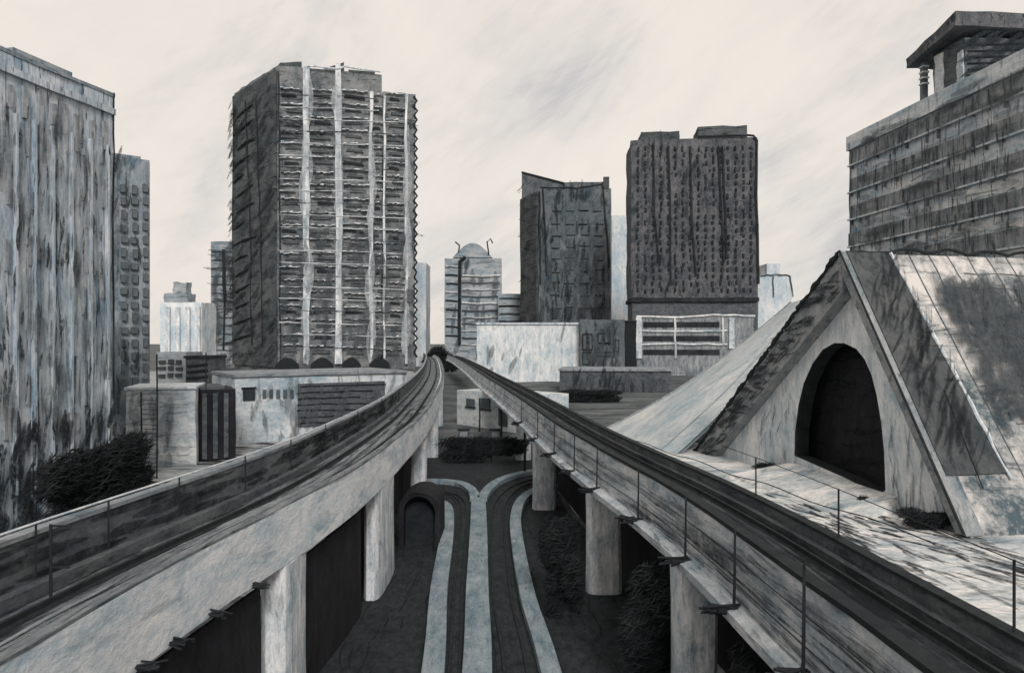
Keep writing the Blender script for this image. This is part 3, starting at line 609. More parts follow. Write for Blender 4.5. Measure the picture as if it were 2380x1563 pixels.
# ---- round topped tower in the middle
t, f, z1 = block('tower_block', 'light grey distant tower with arched top and two little horns', 'tower', plan(1033, 430), plan(1165, 430), 600, M['block_pale'], 22)
m = MB(); n_ = 12; arc = [(f.px(1052 + 92 * k / n_)[0], f.px(1100, 598 - 34 * math.sin(math.pi * k / n_))[1]) for k in range(n_ + 1)]
m.hexa([f.at(u, z, -16) for u, z in arc], [f.at(u, z, -.5) for u, z in arc]); m.build('arched_roof', M['block_pale'], t)
for x in (1062, 1136):
    m = MB(); f.line(m, [(x, 590), (x - 4, 562), (x + 4, 555), (x + 9, 565)] if x > 1100 else [(x + 4, 585), (x + 6, 570), (x - 4, 562)], .45, .3); m.build('roof_horn', M['ink'], t)
m = MB(); f.line(m, wob([(1082, 598), (1069, 606), (1068, 700), (1068, 800)], 4, .6, 2), 1.0, .6); m.build('drain_pipe', M['ink'], t)
for k in range(11):
    y = 640 + k * 16; m = MB(); f.line(m, wob([(1074, y), (1120, y + 2), (1162, y)], 4, 1, k), rnd.choice((.35, .55)), .7); m.build('floor_line', M['chalk' if k % 2 == 0 else 'slate'], t)
for k in range(9):
    y = 618 + k * 20; m = MB(); f.line(m, wob([(1036, y), (1064, y + 2)], 2, 1, k), .4, .6); m.build('floor_line', M['ink' if k % 3 else 'chalk'], t)
t, f, z1 = block('low_building', 'low banded annexe between the arched tower and the slant roofed tower', 'building', plan(1158, 415), plan(1236, 415), 682, M['block_pale'], 20)
for k in range(4):
    y = 692 + k * 18; m = MB(); f.line(m, wob([(1160, y), (1232, y + 2)], 3, 1, k), .45, .6); m.build('floor_line', M['ink' if k % 2 else 'slate'], t)

# ---- slant roofed slate tower
f = Face(plan(1252, 370), plan(1420, 366)); f2 = Face(plan(1212, 392), plan(1252, 370))
t = thing('office_tower', 'slate grey tower with a slanted parapet and square windows, middle of the skyline', 'tower', f.a)
z1 = f.px(1330, 440)[1]; q = f.at(f.len, 0, -35)
m = MB(); m.prism([tuple(f.a[:2]), tuple(f.b[:2]), tuple(q[:2]), tuple((f2.a + Vector((6, 20, 0)))[:2]), tuple(f2.a[:2])], 0, z1); m.build('wall', M['slate'], t, rough=.5, cuts=8, fs=.18)
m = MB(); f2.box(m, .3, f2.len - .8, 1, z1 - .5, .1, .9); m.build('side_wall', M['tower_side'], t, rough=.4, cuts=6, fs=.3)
zl, zr = f2.px(1216, 398)[1], f.px(1310, 420)[1]
a0, a1, b0 = f2.at(0, 0, -.2), f.at(f.px(1310)[0], 0, -6), f.at(f.px(1310)[0], 0, -20)
m = MB(); m.hexa([Vector((a0.x, a0.y, z1)), Vector((a1.x, a1.y, z1)), Vector((b0.x, b0.y, z1)), Vector((a0.x + 4, a0.y + 12, z1))], [Vector((a0.x, a0.y, zl)), Vector((a1.x, a1.y, zr)), Vector((b0.x, b0.y, zr)), Vector((a0.x + 4, a0.y + 12, zl))]); m.build('slanted_parapet', M['slate'], t)
m = MB(); m.tube([Vector((a0.x, a0.y - .3, zl)), Vector((a1.x, a1.y - .3, zr)), Vector((a1.x, a1.y - .3, z1 + 1))], .5, 5); m.build('parapet_edge', M['ink'], t)
m = MB(); f.box(m, f.px(1312)[0], f.px(1412)[0], z1, f.px(1350, 420)[1], -18, -3); m.build('plant_room', M['slate'], t, rough=.6, cuts=3, fs=.4)
m = MB(); f.box(m, f.px(1402)[0], f.px(1416)[0], z1, f.px(1408, 411)[1], -3, .3); m.build('roof_horn', M['tower_side'], t)
m = MB(); f.line(m, wob([(1256, 436), (1340, 438), (1400, 430), (1404, 436)], 4, 1.2, 9), .5, .4); m.build('roof_edge', M['ink'], t)
for xs in ([(1254, 445), (1255, 560), (1256, 660)], [(1262, 440), (1268, 560), (1270, 640)], [(1402, 440), (1408, 520), (1416, 622)]):
    m = MB(); f.line(m, wob(xs, 6, .9, int(xs[0][0])), .45, .4); m.build('drain_pipe', M['ink'], t)
me = [f.mesh('window', 4.2, 4.6, .9, M['soft_glass']), f.mesh('window', 4.6, 4.0, .9, M['soft_glass'])]; me3 = f.mesh('window', 3.6, 5.2, 1.0, M['glass'])
for j in range(9):
    for i in range(4):
        u, z = f.px(1292 + i * 33 + rnd.uniform(-3, 3), 480 + j * 28 + rnd.uniform(-3, 3)); f.put('window', rnd.choice(me), t, u, z)
for i in range(4):
    u, z = f.px(1288 + i * 32, 727); f.put('window', me3, t, u, z)
t, f, z1 = block('tower_block', 'pale narrow tower between the slate tower and the speckled tower', 'tower', plan(1422, 420), plan(1472, 420), 500, M['faint'], 20)

# ---- speckled tower on the framed podium
f = Face(plan(1467, 300), plan(1760, 296)); t = thing('apartment_tower', 'wide black speckled tower with two roof blocks, above the framed podium', 'tower', f.a)
z1 = f.px(1610, 322)[1]; zb = f.px(1610, 692)[1]; zp = f.px(1610, 703)[1]
m = MB(); f.body(m, zb, z1, 24); m.build('wall', M['speck'], t, rough=.5, cuts=9, fs=.2)
for x0, x1, y in ((1490, 1580, 303), (1624, 1738, 293)):
    m = MB(); f.box(m, f.px(x0)[0], f.px(x1)[0], z1 - .4, f.px(1600, y)[1], -14, -1); m.build('roof_block', M['tower_side'], t, rough=.5, cuts=3, fs=.4)
m = MB(); f.line(m, wob([(1622, 319), (1700, 316), (1750, 316), (1759, 328), (1757, 450), (1761, 600), (1762, 660)], 4, .7, 11), .5, .5); m.build('corner_edge', M['ink'], t)
for xs in ([(1517, 335), (1521, 500), (1532, 610)], [(1553, 340), (1558, 500), (1558, 660)], [(1603, 350), (1608, 520), (1617, 640)], [(1668, 340), (1676, 480), (1682, 610)], [(1678, 340), (1686, 500), (1688, 600)]):
    m = MB(); f.line(m, wob(xs, 7, .8, int(xs[0][0])), .38, .7); m.build('drain_pipe', M['ink'], t)
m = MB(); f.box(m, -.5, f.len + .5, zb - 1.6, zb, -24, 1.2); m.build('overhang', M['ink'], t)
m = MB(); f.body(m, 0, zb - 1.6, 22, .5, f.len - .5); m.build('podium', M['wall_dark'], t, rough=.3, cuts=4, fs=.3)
me = [f.mesh('window', .8 * a, 1.5 * b, .8, M['ink']) for a, b in ((1, 1), (.8, 1.3), (1.2, .7))]; cnt = 0; ex = MB()
for j in range(22):
    for i in range(16):
        if rnd.random() < .12: continue
        x = 1474 + 280 * (i + .5) / 16 + rnd.uniform(-2, 2); y = 338 + 343 * (j + .5) / 22 + rnd.uniform(-2.5, 2.5); u, z = f.px(x, y)
        if cnt % 3 == 0 and cnt < 300: f.put('window', rnd.choice(me), t, u, z)
        else: f.box(ex, u - .34, u + .34, z - .75, z + .75, 0, .8)
        cnt += 1
tag(ex.build('windows', M['ink'], t), kind='stuff')
g = Face(plan(1480, 290), plan(1752, 287)); t = thing('podium_front', 'glazed podium front outlined by a chalk white frame, under the speckled tower', 'building', g.a)
m = MB(); g.box(m, .2, g.len, 0, g.px(1600, 734)[1], -7, 0); m.build('glazing', M['window_band'], t)
for a in ([(1480, 736), (1560, 738), (1660, 732), (1755, 734)], [(1488, 768), (1600, 770), (1690, 768)], [(1488, 800), (1600, 799), (1690, 800)], [(1568, 740), (1570, 832)], [(1678, 738), (1681, 800)]):
    m = MB(); g.line(m, wob(a, 4, 1.2, int(a[0][1])), .42, .3); m.build('frame_bar', M['chalk'], t)
m = MB(); g.pbox(m, 1478, 736, 1491, 832, .1, .8); m.build('frame_post', M['chalk'], t, rough=.3, cuts=4, fs=.8)
for k in range(3):
    m = MB(); g.pbox(m, 1495, 748 + k * 32, 1672, 760 + k * 32, .02, .3); m.build('glazing_bar', M['ink'], t)
m = MB(); g.pbox(m, 1694, 738, 1706, 810, .1, .7); m.build('frame_post', M['banded'], t)
t, f, z1 = block('low_building', 'faint pale stepped building right of the speckled tower', 'building', plan(1762, 330), plan(1840, 330), 640, M['faint'], 20)
m = MB(); f.box(m, f.px(1784)[0], f.px(1815)[0], z1, f.px(1800, 612)[1], -12, -1); m.build('plant_room', M['faint'], t)
m = MB(); f.line(m, wob([(1768, 641), (1800, 638), (1835, 640), (1842, 690)], 4, 1.5, 3), .3, .4); f.line(m, wob([(1796, 640), (1797, 690)], 3, 1, 2), .25, .4); m.build('roof_edge', M['slate'], t)

# ---- low buildings before the skyline
t, f, z1 = block('warehouse', 'blank pale box building in the middle, before the slate tower', 'building', plan(1108, 245), plan(1348, 245), 754, M['gable'], 25, rough=.3)
m = MB(); f.box(m, -.3, f.len, z1, z1 + .7, -25, .5); m.build('roof', M['banded'], t)
t, f, z1 = block('house', 'dark house with outlined square windows beside the blank pale box', 'house', plan(1349, 240), plan(1452, 240), 742, M['slate'], 18, rough=.25)
for x0, y0, x1, y1 in ((1354, 776, 1376, 812), (1390, 774, 1418, 796), (1354, 818, 1376, 845), (1388, 818, 1420, 826), (1426, 790, 1438, 815)):
    m = MB(); f.pbox(m, x0, y0, x1, y1, 0, .32); wn = m.build('window', M['soft_glass'], t)
    m = MB(); f.line(m, [(x0, y0), (x1, y0), (x1, y1), (x0, y1), (x0, y0)], .22, .45); m.build('window_frame', M['ink'], wn)
for x in (1460, 1472):
    m = MB(); f.line(m, wob([(x - 5, 745), (x - 6, 845)], 5, 1, x), .6, .8)
t, f, z1 = block('shed', 'black narrow shed between the dark house and the framed podium', 'shed', plan(1453, 240), plan(1479, 240), 748, M['black'], 12, rough=.2)
m = MB(); f.box(m, -.1, f.len + .1, z1, z1 + .5, -12, .4); m.build('roof', M['line'], t)
t, f, z1 = block('low_building', 'dark low flat building behind the hedge, below the framed podium', 'building', plan(1300, 200), plan(1560, 196), 862, M['wall_dark'], 20, rough=.2)
m = MB(); f.box(m, -.3, f.len + .3, z1, z1 + .5, -20, .5); m.build('roof', M['grey'], t)

# ---- white low building under the right viaduct, cabinets
t, f, z1 = block('workshop', 'small white workshop seen under the far end of the right viaduct', 'building', plan(1062, 122), plan(1232, 108), 912, M['whitewall'], 8, rough=.06)
for x0, y0, x1, y1 in ((1118, 925, 1140, 950), (1188, 935, 1212, 962), (1085, 926, 1104, 944)):
    m = MB(); f.pbox(m, x0, y0, x1, y1, .02, .15); wn = m.build('window', M['soft_glass'], t)
    m = MB(); f.pbox(m, x0 - 2, y1, x1 + 2, y1 + 3, .02, .25); m.build('window_sill', M['line'], wn)
m = MB(); f.pbox(m, 1160, 930, 1180, 990, .02, .14); m.build('door', M['wall_dark'], t)
for lab, x in (('left dark trackside cabinet before the white workshop', 1078), ('right dark trackside cabinet before the white workshop', 1152)):
    q = G(x, 1037); t = thing('cabinet', lab, 'cabinet', q, 'trackside cabinets')
    m = MB(); m.box((q.x, q.y, 1.1), (1.4, 1, 2.2)); m.build('body', M['wall_dark'], t, bevel=.05); m = MB(); m.box((q.x, q.y, 2.26), (1.6, 1.2, .12)); m.build('lid', M['line'], t)
    m = MB(); m.box((q.x, q.y - .52, 1.15), (1.0, .04, 1.7)); m.build('door', M['grey'], t)

# ------------------------------------------------------------------ gabled hall with the big arch
A = G(1630, 1050); B = G(2250, 1250); u = (B - A).normalized(); b = Vector((-u.y, u.x, 0)); n = -b   # b runs back along the ridge, n faces the viaduct
LEN = (B - A).length; tA = .67 * LEN; za = 21.7; DEP = 60
H = thing('gabled_hall', 'steep gabled hall with a big dark arch in its pale gable, on the pale plaza', 'hall', A)
def hp(s, z, d=0): return A + u * s + b * d + Vector((0, 0, z))       # s along the gable, z up, d back
def slab(pts, th):
    nn = (pts[1] - pts[0]).cross(pts[2] - pts[0]).normalized() * th
    return [p + nn for p in pts], pts
m = MB(); pts = [hp(-1.5, -.4, .2), hp(tA, za, .2), hp(tA, za, DEP), hp(-1.5, -.4, DEP)]; m.hexa([p + Vector((0, 0, -.9)) for p in pts], pts); m.build('roof', M['rake'], H)
wS = 4.4
m = MB(); pts = [hp(tA, za, .2), hp(LEN, 0.3, .2), hp(LEN, .3, DEP), hp(tA, za, DEP)]; m.hexa([p + Vector((0, 0, -.9)) for p in pts], pts); ro = m.build('roof', M['tiles'], H)
sl = (hp(LEN, .3) - hp(tA, za)); rn = sl.cross(b).normalized(); rn = rn if rn.z > 0 else -rn
def rp(k, d, h=0): return hp(tA, za, .2) + sl * k + b * d + rn * h      # on the right hand roof slope
m = MB(); pts = [rp(0, 0, .2), rp(.83, 0, .2), rp(.83, wS + 1.2, .2), rp(0, wS, .2)]; m.hexa([p - rn * .19 for p in pts], pts); m.build('roof_strip', M['flash'], H)
m = MB(); m.tube([rp(k / 20, wS + 1.2 * k / 20 + rnd.uniform(-.08, .08), .2) for k in range(18)], [rnd.uniform(.07, .16) for _ in range(18)], 6); m.build('strip_edging', M['chalk_near'], H)
m = MB(); m.tube([rp(.55 + k / 40, 3.2 - k * .05, .22) for k in range(14)], .05, 5); m.build('cable', M['line'], H)
for k in range(22):
    d0 = wS + 2 + k * 2.1; rr = random.Random(k); k1 = rr.choice((.35, .5, .62, .95))
    m = MB(); m.tube([rp(i / 8 * k1, d0 + rr.uniform(-.12, .12) + i * .06, .04) for i in range(9)], [.05] * 4 + [.035] * 5, 5); m.build('roof_batten', M['slate'], H)
for k in range(14):
    rr = random.Random(k + 50); kk = .08 + k * .065; d0 = wS + rr.uniform(2, 12)
    m = MB(); m.tube([rp(kk + rr.uniform(-.006, .006), d0 + i * 1.6, .05) for i in range(12)], .04, 5); m.build('tile_course', M['slate'], H)
m = MB(); m.tube([hp(tA, za + .12 + (.45 * abs(math.sin(k * .55)) if k > 6 else 0) + rnd.uniform(-.05, .05), .2 + k * .75) for k in range(80)], .16, 6); m.build('ridge_tiles', M['line'], H)
# rake beams on the front
def strip(s0, z0, s1, z1, wv, d0, d1):
    q = [hp(s0, z0), hp(s1, z1), hp(s1 + wv[1][0], z1 + wv[1][1]), hp(s0 + wv[0][0], z0 + wv[0][1])]
    return [p + b * d1 for p in q], [p + b * d0 for p in q]
m = MB(); m.hexa(*strip(-1.6, -.5, tA, za + .15, ((4.6, .3), (.25, -3.6)), -.3, 1.2)); m.build('rake_beam', M['rake'], H)
m = MB(); m.hexa(*strip(tA, za + .15, LEN + .2, .2, ((0, -1.9), (-1.0, 0)), -.3, 1.2)); m.build('rake_beam', M['rake'], H)
m = MB(); pts = []
for k in range(90):
    q = k / 89; s_ = -1.7 + (tA + 1.7) * q; z = -.5 + (za + .7) * q; pts.append(hp(s_ + (.1 if k % 2 else -.03), z, -.4 + rnd.uniform(-.1, .1)))
m.tube(pts, [.2 + .07 * math.sin(k * .9) + rnd.uniform(-.04, .04) for k in range(90)], 6); m.build('rake_trim', M['black'], H)
m = MB(); m.tube([hp(tA + (LEN - tA) * k / 20 + .05, za + .1 - (za - .2) * k / 20, -.42) for k in range(21)], .09, 6); m.build('rake_trim', M['line'], H)
# gable wall with the arch
GD = 1.0; gp = A + b * GD
def ga(px, py): p = on_plane(px, py, gp, n); return ((p - A).dot(u), p.z)
hole = [ga(x, y) for x, y in ((1846, 1058), (1848, 1000), (1856, 940), (1868, 890), (1888, 845), (1912, 812), (1938, 797), (1962, 797), (1990, 810), (2010, 835), (2026, 872), (2038, 920), (2048, 980), (2055, 1050), (2058, 1138), (2045, 1150), (1960, 1108))]
out = [(-.5, 0), (LEN - .3, 0), (tA, za - .6)]
tri = geometry.tessellate_polygon([[Vector((*p, 0)) for p in out], [Vector((*p, 0)) for p in hole]])
al = out + hole; m = MB(); m.add([hp(s_, z, GD) for s_, z in al], tri)
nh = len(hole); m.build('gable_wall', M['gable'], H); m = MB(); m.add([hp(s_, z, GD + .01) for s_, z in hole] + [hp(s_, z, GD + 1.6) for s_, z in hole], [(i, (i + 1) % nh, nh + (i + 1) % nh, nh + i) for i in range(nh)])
m.build('arch_reveal', M['line'], H)  # reveal blackened so the dark of the opening reaches its edge
m = MB(); m.hexa([hp(1.5, .1, 4.2), hp(LEN - 2, .1, 4.2), hp(tA, za - 2.5, 4.2)], [hp(1.5, .1, 4.0), hp(LEN - 2, .1, 4.0), hp(tA, za - 2.5, 4.0)]); m.build('arch_shade_screen', M['board_and_shade'], H)  # dark screen added so its colour gives the interior its shade
zs = min(z for s_, z in hole); s0, s1 = hole[0][0], hole[-2][0]
m = MB(); m.hexa([hp(s0 - 2.5, 0, -5.5), hp(s1 + 4, 0, -3.5), hp(s1 + 2.5, 0, GD - .05), hp(s0 - 1, 0, GD - .05)], [hp(s0 - 1.8, .4, -5), hp(s1 + 3, .3, -3), hp(s1 + 2, 1.2, GD - .05), hp(s0 - .5, 1.6, GD - .05)]); m.build('entrance_ramp', M['plaza'], H)
m = MB(); m.tube([hp(-8 + k * 2.2, .5 + .15 * math.sin(k), -5.6 + .05 * k) for k in range(24)], .05, 5)
tag(m.build('boundary_rope', M['line']), 'thin dark line strung low across the pale plaza before the hall', 'rope')

# pale swooping roof left of the hall
t = thing('canopy_roof', 'pale sloping roof wing sweeping down to the ground left of the gabled hall', 'roof', G(1395, 1003))
L1, L2, U1, U2 = G(1395, 1003), G(1572, 1056), P(1838, 703, 112), P(1885, 690, 103); m = MB(); top = []; NX, NY = 14, 6
for i in range(NX + 1):
    for j in range(NY + 1):
        q = L1.lerp(U1, i / NX).lerp(L2.lerp(U2, i / NX), j / NY); k = i / NX; q.z -= 1.6 * math.sin(math.pi * k) * (.6 + .4 * math.cos(j)); q.z = max(q.z, .03) if i else .03
        top.append(q)
fs = [(i * (NY + 1) + j, i * (NY + 1) + j + 1, (i + 1) * (NY + 1) + j + 1, (i + 1) * (NY + 1) + j) for i in range(NX) for j in range(NY)]
ot = len(top); m.add(top + [Vector((q.x, q.y, q.z - .5 if q.z > .6 else q.z - .6)) for q in top], fs + [tuple(k + ot for k in f_)[::-1] for f_ in fs]); m.build('roof_sheet', M['wing'], t, smooth=True)
m = MB(); m.tube([top[i * (NY + 1)] + Vector((0, 0, .1)) for i in range(NX + 1)], .12, 5); m.build('roof_edge', M['rake'], t)
m = MB(); m.tube([top[i * (NY + 1) + NY - 1] + Vector((0, 0, .1)) for i in range(NX + 1)], .05, 5); m.build('seam', M['rake'], t)
m = MB(); m.prism([(U1.x, U1.y), (U2.x, U2.y), (U2.x + .6, U2.y + .3), (U1.x + .6, U1.y + .3)], 0, 19.2); m.build('end_wall', M['rake'], t)
q = on_plane(1720, 845, L1, (U1 - L1).cross(L2 - L1).normalized()); m = MB(); m.box((q.x, q.y, q.z - .9), (.7, .6, .9)); m.build('roof_hatch', M['wall_dark'], t)

# ------------------------------------------------------------------ banded office at the right edge with its roof pavilion
d_ = Vector((.0976, -1, 0)).normalized(); E0 = Vector((69.3, 150, 0)); f = Face(E0, E0 + d_ * 66)
t = thing('office_building', 'banded office building with long rows of dark glazing, upper right corner', 'building', E0)
zt = f.px(1976, 322)[1]; m = MB(); f.body(m, 0, zt, 26); m.build('wall', M['banded'], t, rough=.15, cuts=6, fs=.3)
m = MB(); f.box(m, -.2, f.len, zt - 2.6, zt + .3, .05, .7); m.build('parapet', M['banded'], t)
m = MB(); f.line(m, wob([(1979, 330), (1978, 460), (1980, 590)], 6, 1, 4), .14, .3); m.build('corner_edge', M['slate'], t)
bands = []
for k in range(6):
    z = zt - 3.0 - k * 5.5 - 2.6; m = MB(); f.box(m, .4, f.len, z, z + 2.6, .02, .35); gl = m.build('glazing_band', M['window_band'], t)
    for j in range(15):
        uu = .8 + j * 2.9 + rnd.uniform(-.6, .6); m = MB(); f.box(m, uu, uu + rnd.uniform(.18, .42), z - rnd.uniform(0, 1.8), z + 2.55, .1, .55); m.build('mullion', M['window_band'] if j % 3 else M['slate'], gl)
    m = MB(); f.box(m, .2, f.len, z - .35, z - .05, .05, .75); m.build('window_sill', M['banded'], t)
for k, u0 in ((2, 33), (3, 25), (4, 6), (5, 1)):
    z = zt - 3.0 - k * 5.5 - 2.6; m = MB(); n_ = 14; vs = []
    for i in range(n_ + 1):
        uu = u0 + (45 - u0) * i / n_; vs.append((f.at(uu, z - 2.7 + rnd.uniform(-.3, .5) + (1.2 if i == 0 else 0), .12), f.at(uu, z - .4 + rnd.uniform(-.5, .1) - (1.0 if i == 0 else 0), .12)))
    lo = [a_ for a_, _ in vs]; up = [c_ for _, c_ in vs]; fr = lo + up[::-1]; m.hexa([q_ - f.n * .1 for q_ in fr], fr); m.build('pale_spandrel', M['whitewall'], t)
# pavilion on the roof
pv = MB(); f.box(pv, 23.5, 31, zt, zt + 8.1, -13, -1.5); po = pv.build('roof_pavilion', M['wall_dark'], t, rough=.2, cuts=4, fs=.4)
m = MB(); zf, zn = zt + 7.2, zt + 9.6
m.hexa([f.at(19.3, zf, .8), f.at(32, zn, .8), f.at(32, zn, -15), f.at(19.3, zf, -15)], [f.at(19.5, zf + 1.5, .8), f.at(32, zn + 2.3, .8), f.at(32, zn + 2.3, -15), f.at(19.5, zf + 1.5, -15)]); m.build('pavilion_roof', M['speck'], po, rough=.3, cuts=4, fs=.5)
m = MB(); q = [f.at(31.6, zt + 11, -.5), f.at(31.6, zt + 11, -15), f.at(25, zt + 9, -15), f.at(25, zt + 9, -.5)]; qq = [f.at(30.5, zt + 12.2, -5), f.at(30.5, zt + 11.4, -13), f.at(28, zt + 10.8, -13), f.at(28, zt + 11.4, -5)]; m.hexa(q, qq); m.build('pavilion_roof', M['tower_side'], po)
for uu in (21.0,):
    m = MB(); f.box(m, uu, uu + .9, zt, zt + 7.5, -1.6, -.7); c = m.build('column', M['slate'], po)
    for k in range(4):
        m = MB(); f.box(m, uu - .15, uu + 1.05, zt + 3.6 + k * 1.0, zt + 3.9 + k * 1.0, -1.75, -.55); m.build('column_ring', M['chalk_near'], c)
me = MB(); f.box(me, 24.2, 26.2, zt + 1, zt + 7.5, -1.45, -1.2); me.build('pavilion_window', M['whitewall'], po, rough=.35, cuts=3, fs=.7)
me = MB(); f.box(me, 29.5, 31, zt + .8, zt + 6, -1.45, -1.2); me.build('pavilion_window', M['whitewall'], po, rough=.35, cuts=3, fs=.7)
for k in range(7):
    m = MB(); a_, b_2 = f.at(31.1, zt + .8 + k, -2), f.at(31.1, zt + 1.4 + k, -12); m.tube([a_, b_2], .16, 5); m.build('louvre', M['ink'], po)

# ------------------------------------------------------------------ drawn charcoal and chalk strokes on the surfaces
Z = Vector((0, 0, 1))
def face_streaks(f, parent, mat, items, d, name='charcoal_strokes'): ribbons(name, mat, parent, f.at(0, 0, d), f.u, Z, items, lift=.02)
TW = bpy.data.objects['apartment_tower']
h = 138
face_streaks(FL, TW, M['smear_far'], scat(150, 0, FL.len - 1, 4, h - 4, 5, 16, 24, 10, .7, 2.2, 1), 1.75)
face_streaks(FL, TW, M['smear_far'], scat(60, -1.5, 3, 30, h - 6, 4, 9, 32, 10, .9, 2.4, 2), 1.9)
face_streaks(FT, TW, M['smear_far'], scat(80, 0, FT.len, 4, 130, 4, 10, -4, 6, .6, 1.4, 3), 1.3)
face_streaks(FT, TW, M['smear_grey'], scat(60, 2, FT.len - 4, 2, 60, 6, 18, 85, 10, 1.5, 4, 5), 1.7)
cs = []
for x, y0 in ((712, 165), (787, 160), (862, 240), (944, 260)):
    q = random.Random(x)
    for k in range(16): a = FT.px(x + q.uniform(-6, 6), q.uniform(y0 + 60, 820)); cs.append((a[0], a[1], q.uniform(8, 26), R(90 + q.uniform(-2, 2)), q.uniform(1, 3.2)))
face_streaks(FT, TW, M['chalk_far'], cs, 1.9, 'chalk_streaks')
ob = lambda n, i=0: [o for o in bpy.data.objects if o.name.split('.')[0] == n and o.parent is None][i]
def by_label(k): return [o for o in bpy.data.objects if k in o.get('label', '')][0]
# streaked left building
fb = Face((-37.6, 43), (-33.3, 61)); OB = by_label('filling the left edge'); zt = 33
face_streaks(fb, OB, M['smear_mid'], scat(190, 2, fb.len - .1, 1, zt - 2.5, .9, 2.6, 87, 7, .12, .4, 6), .3)
face_streaks(fb, OB, M['smear_soft'], scat(110, 2, fb.len - .1, 0, zt - 1.5, 1.5, 5, 88, 7, .3, .9, 16), .33)
face_streaks(fb, OB, M['smear_mid'], scat(260, 2, fb.len - .1, .3, 8, .8, 3, 80, 14, .2, .6, 7), .36)
face_streaks(fb, OB, M['chalk_mid'], scat(110, 2, fb.len - .4, 6, zt - 3, 2, 6, 90, 4, .2, .5, 8), .38, 'chalk_streaks')
# slate tower, speckled tower, small ones
k = by_label('slanted parapet'); fs_ = Face(plan(1212, 392), plan(1252, 370)); ff = Face(plan(1252, 370), plan(1420, 366))
face_streaks(fs_, k, M['smear_far'], scat(70, .5, fs_.len, 5, 96, 3, 9, 0, 14, .5, 1.4, 11), 1.6)
face_streaks(ff, k, M['smear_far'], scat(90, 1, ff.len - 1, 2, 92, 3, 12, 88, 8, .6, 1.8, 12), 1.2)
face_streaks(ff, k, M['smear_grey'], scat(60, 1, ff.len - 1, 2, 60, 5, 14, 90, 12, 1.2, 3, 13), 1.3)
k = by_label('two roof blocks'); ff = Face(plan(1467, 300), plan(1760, 296))
face_streaks(ff, k, M['smear_far'], scat(70, 0, ff.len, 32, 96, 3, 9, 88, 6, .4, 1.0, 14), 1.3)
for lab, a, b_, yt, seed, st in (('blue grey tower', (215, 96), (346, 100), 38, 20, 1), ('grey block with thin', (490, 372), (566, 372), 62, 21, 3), ('arched top', (1033, 430), (1165, 430), 62, 22, 3), ('blank pale box', (1108, 245), (1348, 245), 19, 23, 2), ('outlined square windows', (1349, 240), (1452, 240), 20, 24, 2), ('dark low flat', (1300, 200), (1560, 196), 5, 25, 1.4), ('plain pale wall block', (292, 80), (455, 82), 8.6, 26, .7), ('long low grey building', (545, 98), (945, 112), 8.6, 27, .9)):
    ff = Face(plan(*a), plan(*b_)); k = by_label(lab); q = random.Random(seed)
    face_streaks(ff, k, M['smear_soft' if seed in (22, 23) else 'smear_soft' if seed in (26, 27) else 'smear_mid' if st < 2 else 'smear_far'], scat(26 if seed != 23 else 3, .04 * ff.len + .4 * st, .96 * ff.len - .8 * st, .2, yt, 1.5 * st, 5 * st, q.choice((0, 88)) if seed not in (20, 23) else 88, 14, .2 * st, .55 * st, seed), .75)
    face_streaks(ff, k, M['smear_soft' if st < 2 else 'smear_grey'], scat(16 if seed != 23 else 4, .05 * ff.len + .4 * st, .95 * ff.len - .8 * st, .2, yt - st, 2 * st, 6 * st, 80, 16, .5 * st, 1.3 * st, seed + 100), .8)
# banded office: drips and smudges
k = by_label('long rows of dark glazing'); ff = Face(E0, E0 + d_ * 66)
face_streaks(ff, k, M['smear_mid'], scat(230, 2, 44, 22, 52, 1.2, 4, -88, 6, .15, .45, 31), .85)
face_streaks(ff, k, M['smear_grey'], scat(110, 6, 44, 24, 54, 3, 10, 0, 4, .4, 1.3, 32), .95)
ribbons('charcoal_strokes', M['smear_mid'], k, ff.at(31.3, zt * 0 + 55, -1), -ff.n, Z, scat(70, 0, 14, .5, 10, 2, 7, 25, 14, .2, .7, 34), lift=.02)
# hall: roof slope, arch, gable
Vs = -sl.normalized(); SLn = sl.length; b0_ = rp(1, 0, .3)
ribbons('charcoal_strokes', M['smear_grey'], H, b0_, b, Vs, scat(420, wS + 3, wS + 18, SLn * .36, SLn * .86, 2, 5, 68, 16, .4, 1.2, 41), lift=.01)
ribbons('charcoal_strokes', M['smear_grey'], H, b0_, b, Vs, scat(200, wS + 5, wS + 22, SLn * .35, SLn * .75, 3, 9, 2, 8, .2, .7, 42), lift=.01)
ribbons('charcoal_strokes', M['smear_near'], H, b0_, b, Vs, scat(120, wS + 6, wS + 20, SLn * .35, SLn * .86, 1.5, 4, 62, 12, .06, .16, 48), lift=.01)
ribbons('charcoal_strokes', M['smear_near'], H, rp(1, 0, .34), b, Vs, scat(90, .6, wS + .2, SLn * .25, SLn * .95, 2, 6, 60, 16, .1, .35, 43), lift=.008)
ribbons('charcoal_strokes', M['smear_near'], H, hp(0, 0, 3.9), u, Z, scat(150, 10, LEN - 6, 1, 15, 2, 6, 6, 10, .1, .4, 44), lift=.01)
ribbons('charcoal_strokes', M['smear_soft'], H, hp(0, 0, GD - .06), u, Z, scat(30, 12, 19, 1, 7, 1, 4, 70, 25, .06, .2, 45) + scat(30, LEN - 9, LEN - 2, .5, 6, 1.2, 4, 100, 20, .08, .25, 46), lift=.004)
ribbons('charcoal_strokes', M['smear_mid'], H, hp(0, 0, -.5), (hp(tA, za) - hp(-1.5, -.4)).normalized(), (hp(tA, za) - hp(-1.5, -.4)).normalized().cross(-n).normalized(), scat(150, 1, 33, -2.0, .2, 1, 3.5, -18, 22, .1, .35, 47), lift=.006)
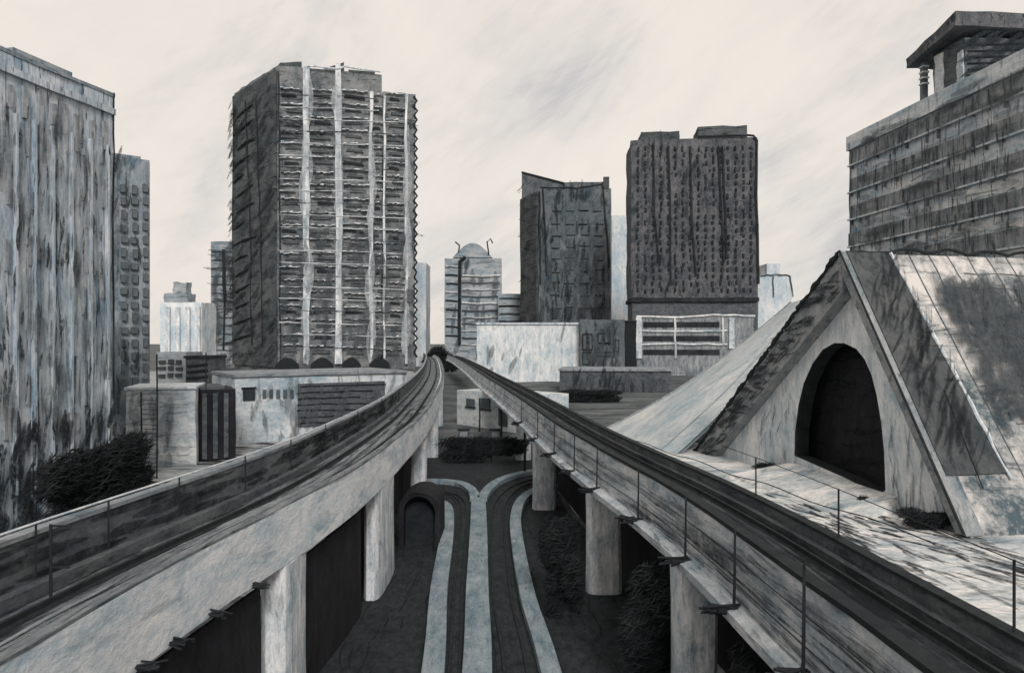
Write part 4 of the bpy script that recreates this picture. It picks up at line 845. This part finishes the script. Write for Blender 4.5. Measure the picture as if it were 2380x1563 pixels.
# ground and plaza scribbles
def ground_streaks(name, mat, items, z, parent): ribbons(name, mat, parent, (0, 0, z), (1, 0, 0), (0, 1, 0), items, lift=.002)
pv_ = bpy.data.objects['pavement']; gr = bpy.data.objects['track_bed']; yd = bpy.data.objects['yard']; g0 = bpy.data.objects['ground']
ground_streaks('ground_strokes', M['smear_soft'], scat(200, 12, 34, 18, 70, 1, 5, -70, 18, .15, .7, 51), .03, pv_)
ground_streaks('ground_strokes', M['smear_mid'], scat(130, 22, 33, 42, 66, 1, 4, -75, 20, .1, .5, 52), .05, pv_)
ground_streaks('ground_strokes', M['smear_mid'], scat(220, 10.5, 18, 12, 40, 1, 4, -72, 12, .1, .5, 53), .05, pv_)
ground_streaks('ground_strokes', M['smear_near'], scat(320, -10, 8, 24, 75, 1, 5, 90, 10, .03, .13, 54), .03, gr)  # dark strokes deepen the shade put into the track bed
ground_streaks('ground_strokes', M['smear_mid'], scat(320, -60, -14, 58, 110, 2, 7, 5, 20, .3, 1.3, 55), .03, yd)
ground_streaks('ground_strokes', M['smear_grey'], scat(140, 0, 80, 110, 250, 6, 20, 5, 14, 1, 3.5, 56), .04, g0)
# streaks along the viaducts
def path_streaks(name, mat, parent, path, items, nz):
    """items: (distance along y, offset, height, length, width, vertical?)"""
    m = MB()
    for y, o, z, ln, wd, side in items:
        vs = []
        for k in range(6):
            p, r_ = at_y(path, y + ln * (k / 5 - .5)); hw = wd * .5 * (.3, .8, 1, 1, .7, .2)[k]; jj = .03 * math.sin(k * 2 + y)
            for sg in (-1, 1): vs.append(Vector((p.x, p.y, 0)) + r_ * (o if side else o + jj + sg * hw) + Vector((0, 0, z + jj + sg * hw if side else z)))
        m.add(vs, [(2 * k, 2 * k + 2, 2 * k + 3, 2 * k + 1) for k in range(5)])
    tag(m.build(name, mat, parent), kind='stuff')
q = random.Random(61)
path_streaks('charcoal_strokes', M['smear_near'], w, RP, [(q.uniform(9, 70), q.uniform(.3, 2.9), 7.11 + q.uniform(0, .02), q.uniform(2, 7), q.uniform(.08, .3), False) for _ in range(190)], 0)
path_streaks('charcoal_strokes', M['smear_soft'], w, RP, [(q.uniform(9, 60), -.37 , q.uniform(6.1, 7.8), q.uniform(1.5, 6), q.uniform(.06, .25), True) for _ in range(90)], 0)
path_streaks('charcoal_strokes', M['smear_near'], v, LP, [(q.uniform(10, 80), q.uniform(-3.7, -.4), 7.13 + q.uniform(0, .02), q.uniform(2, 8), q.uniform(.06, .26), False) for _ in range(150)], 0)
path_streaks('chalk_streaks', M['chalk_mid'], v, LP, [(q.uniform(10, 60), q.uniform(-3.0, -.9), 7.16, q.uniform(2, 6), q.uniform(.06, .25), False) for _ in range(50)], 0)
path_streaks('charcoal_strokes', M['smear_near'], v, LP, [(q.uniform(12, 80), -4.08, q.uniform(7.3, 8.6), q.uniform(1, 5), q.uniform(.1, .4), True) for _ in range(150)], 0)
path_streaks('charcoal_strokes', M['smear_near'], w, RP, [(q.uniform(9, 34), -.38, q.uniform(6.15, 7.9), q.uniform(2, 7), q.uniform(.03, .12), True) for _ in range(70)], 0)
